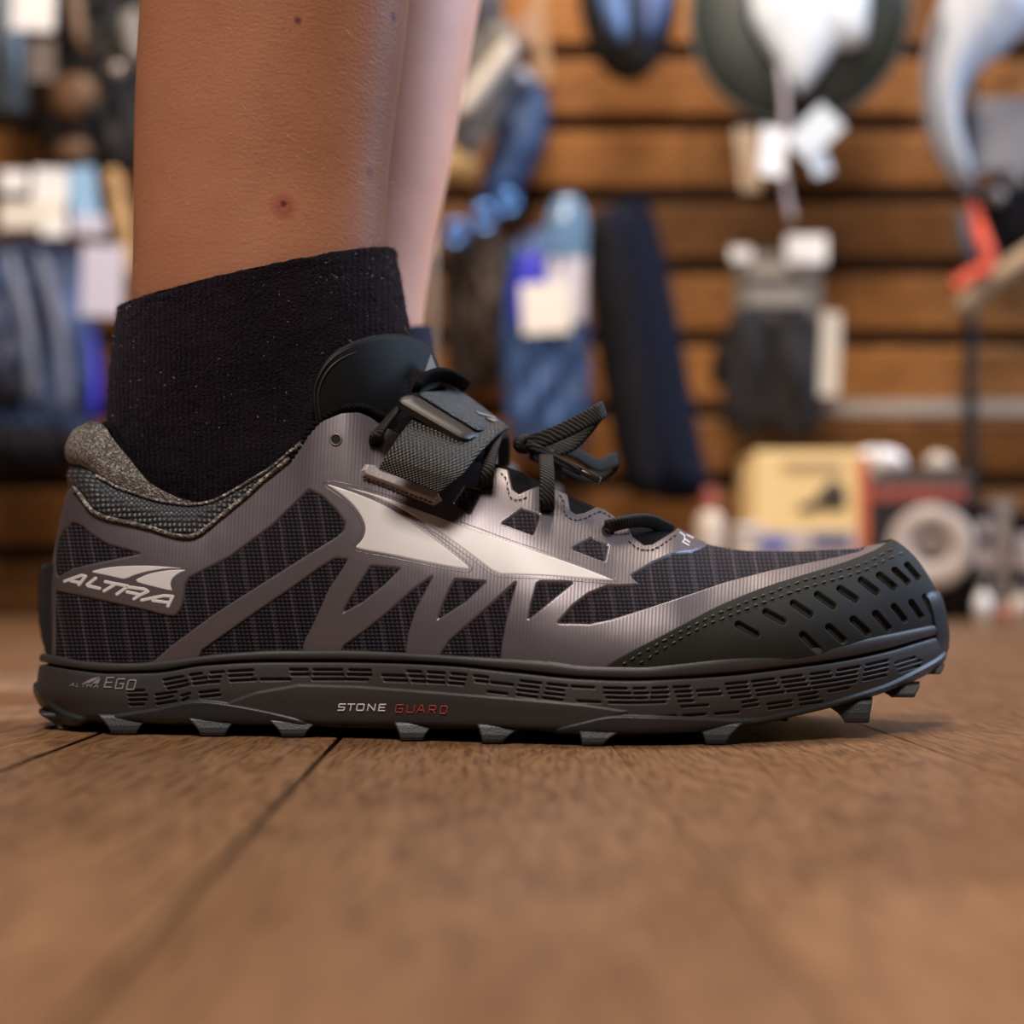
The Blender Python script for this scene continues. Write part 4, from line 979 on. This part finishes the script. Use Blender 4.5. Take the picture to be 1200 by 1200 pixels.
solo(card('swing_tag', 946,160,970,206,1.77, pl('blue_white_card',(.62,.72,.86),.5), rot=-.35, yaw=.2), 'small pale blue swing tag slanting down to the right below the olive hat', 'tag', tg)
solo(card('swing_tag', 862,150,892,224,1.80, pl('tan_card',(.42,.30,.19),.6), rot=-.12, yaw=.4), 'tan card tag behind the white swing tags', 'tag', tg)
# --- pale sun hat at the right edge
r = root('sun_hat', 1190, 60, 1.75, 'pale grey-blue sun hat with curved brim hanging at the right edge', 'hat')
PALE = pl('pale_grey_nylon', (.42,.46,.54), .5, noise=.15, nscale=20)
puff('brim', [(1122,-70),(1100,10),(1088,60),(1086,110),(1094,160),(1112,202),(1132,224),(1140,206),(1126,160),(1122,124),(1134,94),(1162,72),(1192,46),(1220,10),(1225,-70)], 1.76, .045, PALE, r, wrinkle=.001, seed=40)
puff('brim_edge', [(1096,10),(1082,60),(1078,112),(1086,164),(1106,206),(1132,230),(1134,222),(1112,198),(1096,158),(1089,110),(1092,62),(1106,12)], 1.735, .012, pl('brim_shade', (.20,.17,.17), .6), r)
puff('crown', [(1150,-90),(1300,-90),(1300,20),(1240,50),(1180,40),(1150,0)], 1.82, .06, PALE, r, wrinkle=.002, seed=41)
hook(1215, 60, 1.8, r)
solo(tubepx('display_upright', [(1137,90,1.90),(1137,380,1.90),(1137,716,1.90)], .011, STEEL), 'thin dark steel upright standing at the right before the boards', 'post')
r = root('camera_pouch', 1190, 260, 1.93, 'black padded pouch with grey flap hanging below the pale sun hat', 'bag')
puff('body', [(1146,206),(1240,196),(1240,300),(1190,312),(1160,308),(1144,270)], 1.93, .04, BLK, r, wrinkle=.003)
card('flap', 1136,116,1240,204,1.94, pl('light_grey_flap',(.30,.27,.26),.7), r, th=.02, bev=.006)
for (u, v) in ((1166,231),(1188,212)): place_lathe('knob', [(0,.018),(.010,.017),(.014,.010),(.014,0),(0,0)], u, v, 1.89, (0,-1,0), pl('grey_knob', (.30,.26,.25), .35), r, 20)
hook(1200, 120, 1.95, r)
solo(tubepx('webbing_strap', [(1138,244,1.885),(1144,262,1.80),(1151,280,1.745),(1158,300,1.735),(1154,318,1.735),(1140,322,1.735),(1126,332,1.735),(1119,338,1.735)], .012, RED), 'bright red-orange webbing strap curling beside the dark upright', 'strap')
solo(tubepx('buckle_strap', [(1128,250,1.745),(1130,275,1.74),(1134,300,1.74)], .009, pl('slate_strap',(.05,.06,.075),.6)), 'short slate-blue strap end beside the red strap', 'strap')
solo(tubepx('wooden_staff', [(1124,366,1.82),(1150,338,1.82),(1180,316,1.82),(1225,286,1.82)], .017, pl('bleached_wood',(.36,.25,.15),.7, noise=.3, nscale=60)), 'bleached wooden staff leaning out from the right edge', 'stick')
# --- gloves on a header card
r = root('glove_pack', 905, 400, 1.93, 'pair of black gloves hanging from a grey header card', 'gloves')
card('header_card', 862,296,962,372,1.925, GREY, r, th=.006)
card('header_stripe', 878,312,950,326,1.915, pl('light_stripe',(.36,.33,.30),.6), r, th=.003); card('header_stripe', 878,340,944,358,1.915, pl('light_stripe',(.36,.33,.30),.6), r, th=.003)
for dx, sd in ((0,1),(52,2)):
    puff('glove', [(852+dx,360),(906+dx*.98,360),(908+dx,430),(906+dx,505),(896+dx,514),(886+dx,498),(880+dx,518),(866+dx,516),(862+dx,495),(852+dx,508),(846+dx,500),(848+dx,440)] , 1.93-.01*sd, .03, pl('black_glove',(.011,.009,.013),.8,noise=.4,nscale=40), r, wrinkle=.004, seed=sd)
puff('glove_thumb', [(846,392),(852,440),(842,458),(832,446),(836,415)], 1.93, .02, BLK, r)
hook(908, 300, 1.94, r)
solo(card('price_label', 921,276,969,309,1.90, WHITE), 'white square price label at the top right of the glove pack', 'label')
solo(card('price_label', 856,290,881,306,1.90, WHITE), 'small white label at the top left of the glove pack', 'label')
solo(card('swing_tag', 961,366,984,464,1.91, pl('ivory_tag',(.66,.60,.52),.6), rot=.04), 'tall ivory swing tag hanging right of the gloves', 'tag')
# --- navy gaiter
r = root('hanging_trousers', 760, 400, 1.82, 'long dark navy trousers hanging folded, widening to the hem', 'trousers')
puff('leg', [(688,252),(715,244),(740,232),(764,238),(780,300),(800,400),(812,470),(826,540),(836,578),(808,590),(770,588),(738,560),(724,500),(706,420),(692,330)], 1.83, .045, NAVY, r)
puff('leg', [(686,262),(712,250),(736,300),(752,400),(768,500),(774,580),(740,586),(722,540),(706,450),(690,350)], 1.80, .035, BLK, r)
card('waist_tag', 742,228,762,240,1.80, NAVY, r, th=.01)
hook(745, 236, 1.86, r)
# --- blue packaged garment with white label
r = root('blue_garment_pack', 640, 400, 1.90, 'blue folded garment in clear packaging hanging beside the navy trousers', 'clothing')
puff('garment', [(590,300),(616,270),(660,262),(686,300),(690,400),(694,500),(680,530),(630,540),(598,520),(586,430)], 1.91, .035, BLUE, r, wrinkle=.006, seed=12)
puff('hanger_sleeve', [(640,232),(688,228),(690,330),(640,330)], 1.885, .012, pl('clear_blue_film',(.14,.26,.44),.12), r)
puff('inner_fold', [(604,300),(640,290),(645,350),(606,400),(596,360)], 1.88, .02, COB, r)
hook(664, 232, 1.9, r)
solo(card('price_label', 611,332,668,391,1.86, pl('bright_white_card',(.92,.88,.86),.5), rot=-.06), 'large white square label on the blue garment pack', 'label')
solo(card('price_label', 640,302,686,376,1.872, pl('lilac_white_card',(.62,.60,.74),.5), rot=.03), 'lilac-white label behind the large white square', 'label')
# --- carabiners and dark pouch between far leg and blue pack
r = root('climbing_pouch', 560, 300, 1.92, 'dark brown-black pouch hanging left of the blue garment', 'bag')
puff('body', [(520,285),(560,262),(600,280),(606,360),(596,430),(560,470),(526,440),(516,360)], 1.98, .045, pl('dark_brown_canvas',(.030,.020,.014),.8,noise=.6,nscale=18), r, wrinkle=.01, seed=3)
puff('pocket', [(548,300),(592,296),(590,380),(570,440),(546,400)], 1.945, .03, pl('taupe_canvas',(.10,.07,.055),.8,noise=.4,nscale=18), r, wrinkle=.006, seed=5)
hook(560, 275, 1.98, r)
for (u, v, rr_, w) in ((534,273,12,'lowest and leftmost'),(567,255,14,'middle'),(596,238,11,'highest and rightmost')):
    t = np.linspace(0, 2*math.pi, 28); V, f = tube(np.array([P(u+rr_*.75*math.cos(a), v+rr_*math.sin(a), 1.84) for a in t]), .006, 10, False)
    solo(mk('carabiner', V, f, pl('blue_anodised',(.10,.26,.62),.22,metal=.7)), w+' of the three blue carabiners above the dark pouch', 'carabiner', 'blue carabiners')
# --- post with ball finial, close behind the far leg
r = root('display_stand', 505, 500, 1.2, 'pale brass display post with a round finial behind the far leg', 'stand')
tubepx('post', [(505,262,1.2),(505,500,1.2),(505,742,1.2)], .007, BRASS, r)
V, f = lathe([(0,.0085)]+[(.0085*math.sin(a), .0085*math.cos(a)) for a in np.linspace(.2,2.9,10)]+[(0,-.0085)], 24); mk('finial', V+P(505,254,1.2), f, pl('highlit_brass',(.7,.6,.5),.25,metal=.6), r)  # ball coloured brighter than the post, its round highlight painted in
V, f = lathe([(0,.012),(.05,.012),(.06,.004),(.06,0),(0,0)], 32); q = P(505,742,1.2); mk('base', V+np.array([q[0],q[1],0]), f, BRASS, r)
# --- cap, beanie, tan pouch above
r = root('knit_glove', 560, 110, 1.85, 'grey and cream knitted mitten hanging slantwise beside the far leg', 'gloves')
puff('hand', [(524,120),(548,70),(580,20),(604,30),(616,62),(598,110),(580,150),(556,190),(530,180)], 1.85, .035, pl('grey_knit',(.16,.145,.135),.85,noise=.4,nscale=60), r, wrinkle=.004, seed=6)
puff('cuff', [(530,132),(556,92),(590,46),(604,50),(604,70),(576,106),(552,138),(536,142)], 1.81, .02, pl('cream_knit',(.62,.55,.48),.85,noise=.2,nscale=90), r)
hook(603, 36, 1.86, r)
r = root('folded_umbrella', 560, 0, 1.93, 'dark slate shell jacket sleeve hanging at the top beside the far leg', 'clothing')
puff('sleeve', [(540,-80),(586,-80),(590,0),(586,64),(570,60),(552,90),(540,40)], 2.02, .02, pl('slate_nylon',(.075,.072,.085),.5,noise=.4,nscale=14), r, wrinkle=.007, seed=11)
r.name = 'jacket_sleeve'
hook(565, -75, 2.0, r)
r = root('beanie', 605, 170, 1.90, 'mid-blue beanie hanging next to the grey mitten', 'hat')
puff('crown', [(596,110),(612,86),(634,92),(646,120),(644,160),(628,200),(600,236),(566,250),(556,230),(574,170)], 1.97, .05, BLUE, r, wrinkle=.002, seed=2)
place_lathe('glint_disc', [(0,.012),(.010,.011),(.014,.004),(.014,0),(0,0)], 613, 92, 1.915, (0,-1,0), pl('sky_glint',(.42,.55,.85),.25), r, 20)  # added disc, a round blue highlight put into shape and colour
hook(612, 95, 1.97, r)
solo(puff('coin_purse', [(504,192),(516,170),(540,168),(558,182),(560,204),(544,220),(516,220),(504,210)], 1.86, .03, pl('ochre_leather',(.46,.27,.09),.5,noise=.2,nscale=30)), 'small round ochre leather purse just right of the far leg', 'purse')
# --- black cap with blue panels, top centre
r = root('baseball_cap', 732, 30, 1.86, 'black cap with two blue front panels hanging at the top centre', 'cap')
puff('shell', [(672,-40),(794,-40),(796,10),(782,62),(760,90),(734,98),(708,86),(686,52)], 1.87, .05, pl('black_cap',(.012,.010,.010),.7), r, wrinkle=.003, seed=1)
puff('panel', [(690,-40),(736,-40),(736,44),(728,56),(708,30)], 1.82, .02, pl('cap_blue',(.10,.19,.42),.5,noise=.3,nscale=20), r)
puff('panel', [(744,-40),(786,-40),(784,16),(764,50),(748,44)], 1.82, .02, pl('cap_blue2',(.08,.13,.32),.5,noise=.3,nscale=20), r)
hook(735, -45, 1.9, r)
solo(card('leather_strap', 624,-60,640,98,1.93, pl('tan_leather',(.34,.20,.10),.6), rot=-.08, th=.006), 'narrow tan leather strap hanging left of the black cap', 'strap')
solo(card('swing_tag', 612,14,634,52,1.94, pl('rose_card',(.40,.24,.18),.6)), 'small rose-brown card on the boards left of the tan strap', 'tag')
# --- left side
r = root('water_bottle', 14, 60, 1.80, 'grey-blue metal flask hanging at the left edge', 'flask')
place_lathe('body', [(0,-.16),(.03,-.16),(.036,-.15),(.036,.10),(.03,.125),(.018,.135),(.018,.15),(0,.15)], 6, 20, 1.82, (0,0,1), pl('flask_blue',(.085,.105,.12),.3,metal=.4), r, 32)
place_lathe('cap', [(0,.19),(.02,.188),(.022,.15),(0,.15)], 6, 20, 1.82, (0,0,1), BLK, r, 32)
hook(6, -115, 1.84, r)
solo(card('price_label', 14,-30,64,36,1.74, WHITE, rot=.05), 'white square label at the top left corner', 'label')
r = root('hiking_pack', 110, 90, 1.92, 'black backpack hanging at the top left behind the near leg', 'backpack')
puff('body', [(30,-60),(190,-60),(196,60),(190,160),(150,215),(90,205),(50,190),(34,80)], 1.93, .06, pl('black_pack',(.012,.010,.010),.75,noise=.5,nscale=20), r, wrinkle=.008, seed=21)
puff('patch', [(54,95),(96,82),(120,105),(112,135),(80,148),(56,130)], 1.87, .02, DBRN, r); puff('patch', [(62,168),(100,160),(112,185),(84,204),(62,192)], 1.88, .02, DBRN, r)
puff('side_pocket', [(140,16),(168,10),(170,80),(150,76),(140,50)], 1.86, .02, GREY, r)
place_lathe('glint_disc', [(0,.012),(.012,.011),(.016,.004),(.016,0),(0,0)], 136, 84, 1.85, (0,-1,0), pl('grey_glint',(.24,.20,.18),.3,metal=.5), r, 20)  # added grey disc standing in for a round highlight on the pack
tubepx('strap', [(84,-60,1.86),(88,10,1.85),(96,50,1.85),(104,58,1.86)], .012, pl('brown_strap',(.16,.09,.05),.6), r)
hook(110, -58, 1.95, r)
solo(card('swing_tag', 34,48,64,94,1.84, pl('mauve_card',(.24,.19,.17),.6)), 'muted taupe swing tag under the top left white label', 'tag')
gl = 'white and blue packet labels at the left'
for (u0,v0,u1,v1,Y,mt,lb,ro) in ((0,200,32,226,1.80,WHITE,'small white packet label at the far left edge',0),(38,198,80,240,1.80,WHITE,'white square packet label above the long white strip',.05),(0,236,76,268,1.79,pl('warm_white_card',(.80,.74,.66),.6),'long warm white strip label at the left edge',-.03),(48,254,78,278,1.785,WHITE,'small white tag under the right end of the long strip',0),(82,196,114,270,1.80,BLUEC,'tall pale blue packet label right of the white ones',-.12),(86,252,124,276,1.795,pl('lilac_white_card',(.62,.60,.74),.5),'lilac-white tag at the foot of the pale blue label',.05)):
    solo(card('packet_label', u0,v0,u1,v1,Y,mt,rot=ro,th=.006), lb, 'label', gl)
r = root('blue_rucksack', 50, 400, 1.85, 'blue nylon rucksack with dark folds hanging at the left', 'backpack')
puff('body', [(-40,290),(40,278),(96,290),(112,350),(118,430),(116,500),(90,540),(30,550),(-40,545)], 1.86, .06, pl('rucksack_blue',(.055,.085,.19),.5,noise=.7,nscale=14), r, wrinkle=.012, seed=31)
puff('piping', [(98,372),(108,385),(116,420),(118,460),(112,490),(104,488),(106,440),(102,400)], 1.80, .012, COB, r)
puff('front_pocket', [(-30,360),(30,330),(56,380),(52,450),(20,480),(-30,476)], 1.80, .03, pl('ruck_dark',(.022,.025,.05),.6,noise=.6,nscale=18), r, wrinkle=.006, seed=32)
puff('base', [(-40,495),(60,500),(110,508),(104,548),(40,562),(-40,560)], 1.80, .045, BLK, r, wrinkle=.004, seed=33)
for (a, b) in (((10,300),(40,470)),((48,300),(78,480))): tubepx('strap', [(a[0],a[1],1.80),((a[0]+b[0])/2+6,(a[1]+b[1])/2,1.775),(b[0],b[1],1.78)], .011, pl('strap_bluegrey',(.13,.15,.22),.6), r)
hook(20, 292, 1.9, r)
solo(card('price_label', 95,287,144,371,1.76, pl('lilac_white_card',(.62,.60,.74),.5), rot=.03), 'tall lilac-white label at the shoulder of the blue rucksack', 'label')
solo(puff('tan_sling', [(118,200),(142,196),(150,240),(158,280),(160,330),(148,330),(130,270)], 1.90, .02, TAN), 'tan cloth sling hanging between rucksack labels and the near leg', 'bag')
# --- rail, boxes and small stock at the right
r = card('price_rail', 966,470,1330,487,2.0, pl('rail_grey',(.36,.30,.25),.5), th=.02); solo(r, 'pale grey price rail fixed along the boards at the right', 'rail')
def zfloor(Y): return V0+H/(S_*(1+Y/D))
def boxpx(name, u0, v0, u1, v1, Y, dep, mat, parent, yaw=0.0):
    k = S_*(1+Y/D); w, h = (u1-u0)*k/2, (v1-v0)*k/2; c = P((u0+u1)/2, (v0+v1)/2, Y); v, f = boxv(-w, w, 0, dep, -h, h)
    M = Matrix.Rotation(yaw, 3, 'Z'); o = mk(name, np.array([np.array(M @ Vector(q))+c for q in v]), f, mat, parent, smooth=False); return mod_bevel(o, .003, 2)
YB = 1.70; vf = zfloor(YB)
r = root('shoe_box', 945, vf, YB, 'cream shoe box with a dark boot picture, orange right edge', 'box')
CREAM = pl('cream_board', (.88,.64,.30), .6)
boxpx('carton', 884, 528, 1008, vf, YB, .16, CREAM, r)
v, f = cardv(1006,534,1018,vf,YB-.001,.004); mk('orange_edge', v, f, pl('orange_red_board',(.55,.13,.06),.6), r, smooth=False)
v, f = cardv(888,622,1004,648,YB-.003,.003); mk('printed_band', v, f, pl('band_pale',(.52,.46,.46),.6), r, smooth=False)
v, f = cardv(890,626,922,648,YB-.005,.003); mk('band_block', v, f, pl('band_blue',(.16,.18,.42),.6), r, smooth=False)
v, f = cardv(952,624,996,640,YB-.005,.003); mk('band_block', v, f, pl('band_navy',(.10,.11,.22),.6), r, smooth=False)
v, f = cardv(918,541,988,548,YB-.003,.002); mk('printed_line', v, f, pl('tan_print',(.46,.33,.20),.6), r, smooth=False)
puff('boot_picture', [(934,592),(952,588),(962,576),(970,564),(984,562),(991,574),(993,596),(972,598),(962,594),(950,600),(936,599)], YB-.002, .002, pl('boot_print',(.045,.033,.024),.6), r, R=3)
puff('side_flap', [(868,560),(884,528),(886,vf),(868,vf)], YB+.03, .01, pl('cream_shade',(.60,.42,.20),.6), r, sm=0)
r = root('small_carton', 870, vf, YB-.08, 'small white carton standing in front of the cream shoe box', 'box'); boxpx('carton', 862,618,888,zfloor(YB-.08),YB-.08,.05, PINKW, r); card('lid', 861,615,889,622,YB-.055, WHITE, r, th=.055)
r = root('white_parcel', 1030, 540, YB+.05, 'white soft parcel lying on the black carton', 'parcel'); puff('wrap', [(1000,530),(1020,524),(1050,526),(1062,540),(1060,556),(1004,556)], YB+.06, .03, WHITE, r); card('band', 1024,524,1030,557,YB+.028, PINKW, r, th=.002)
r = root('stock_carton', 1075, vf, YB+.04, 'black carton with red lettering band standing right of the cream box', 'box')
boxpx('carton', 1016,556,1136,zfloor(YB+.04),YB+.04,.14, pl('black_board',(.016,.012,.012),.5), r)
v, f = cardv(1018,556,1136,564,YB+.037,.003); mk('lid_edge', v, f, pl('grey_board',(.16,.13,.12),.6), r, smooth=False)
x = 1022
rb = random.Random(5)
while x < 1130:
    w = rb.uniform(5,10); v, f = cardv(x, 570, min(x+w,1132), 587, YB+.037, .003); mk('red_lettering', v, f, pl('red_ink',(.40,.10,.075),.6), r, smooth=False); x += w+rb.uniform(1.5,3)
r = root('tape_roll', 1090, 648, YB-.02, 'large pale coil of webbing tape standing before the black carton', 'tape roll')
V, f = lathe([(.026,-.022),(.058,-.022),(.062,-.018),(.062,.018),(.058,.022),(.026,.022),(.026,-.022)], 40); M = Vector((0,0,1)).rotation_difference(Vector((-.25,-1,.1)).normalized()).to_matrix()
cpt = P(1090,642,YB-.03); cpt[2] = max(cpt[2], .066); mk('coil', V @ np.array(M).T+cpt, f, pl('pale_tape',(.44,.37,.34),.7,noise=.25,nscale=40), r)
V, f = lathe([(.0,-.018),(.026,-.018),(.026,.018),(.0,.018)], 30); mk('core', V @ np.array(M).T+cpt, f, pl('core_card',(.20,.16,.15),.8), r)
solo(puff('balled_sock', [(1082,540),(1092,530),(1108,532),(1116,544),(1112,556),(1086,556)], YB+.08, .025, pl('cream_wool',(.62,.56,.48),.9)), 'cream balled sock lying on top of the black carton', 'sock')
gp = 'black and white packets at the right edge'
for i, (u0,v0,u1,mt,lb,Y) in enumerate(((1142,592,1166,BLK,'black packet standing nearest the tape coil',1.66),(1166,586,1188,pl('mottled_grey',(.28,.24,.23),.6,noise=.5,nscale=60),'mottled grey packet between two black ones',1.68),(1188,600,1216,BLK,'black packet cut by the right edge',1.66))):
    rr2 = root('stock_packet', (u0+u1)/2, zfloor(Y), Y, lb, 'packet', gp); boxpx('box', u0, v0, u1, zfloor(Y), Y, .05, mt, rr2)
    v, f = cardv(u0+4, 640, u1-5, 668, Y-.002, .003); mk('print', v, f, pl('print_rose',(.42,.33,.32),.6), rr2, smooth=False); v, f = cardv(u0+5, 610+8*i, u1-8, 626+8*i, Y-.002, .003); mk('print', v, f, pl('print_white',(.55,.50,.50),.6), rr2, smooth=False)
for i, (u, w, h, Y, mt, lb) in enumerate(((1152,20,46,1.56,WHITE,'white cone-topped bottle on the floor before the black packets'),(1176,15,26,1.55,pl('salmon_plastic',(.55,.20,.14),.5),'short salmon-coloured tub between the two white bottles'),(1196,22,42,1.56,PINKW,'ivory bottle on the floor at the right edge'))):
    k = S_*(1+Y/D); b = zfloor(Y); rr2 = root('bottle', u, b, Y, lb, 'bottle', 'small bottles on the floor at the right')
    c = P(u, b, Y); c[2] = .0005; R_ = w*k/2; Hh = h*k
    V, f = lathe([(0,0),(R_,0),(R_,Hh*.5),(R_*.85,Hh*.62),(R_*.4,Hh*.78),(R_*.4,Hh*.8)], 24); mk('body', V+c, f, mt, rr2); V, f = lathe([(R_*.45,Hh*.78),(R_*.45,Hh),(0,Hh)], 24); mk('cap', V+c, f, GREY, rr2)
Y = 1.72; b = zfloor(Y); k = S_*(1+Y/D); c = P(832, b, Y); c[2] = .0005
r = root('spray_bottle', 832, b, Y, 'white spray bottle with red cap standing left of the cream box', 'bottle')
V, f = lathe([(0,0),(17*k,0),(17*k,(b-615)*k),(14*k,(b-605)*k),(8*k,(b-598)*k)], 28); mk('body', V+c, f, pl('ivory_plastic',(.66,.56,.48),.4), r)
V, f = lathe([(9*k,(b-600)*k),(9*k,(b-580)*k),(6*k,(b-572)*k),(0,(b-572)*k)], 24); mk('cap', V+c, f, pl('dull_red',(.30,.07,.05),.5), r)
# left floor: low shelf plank end
#@@END
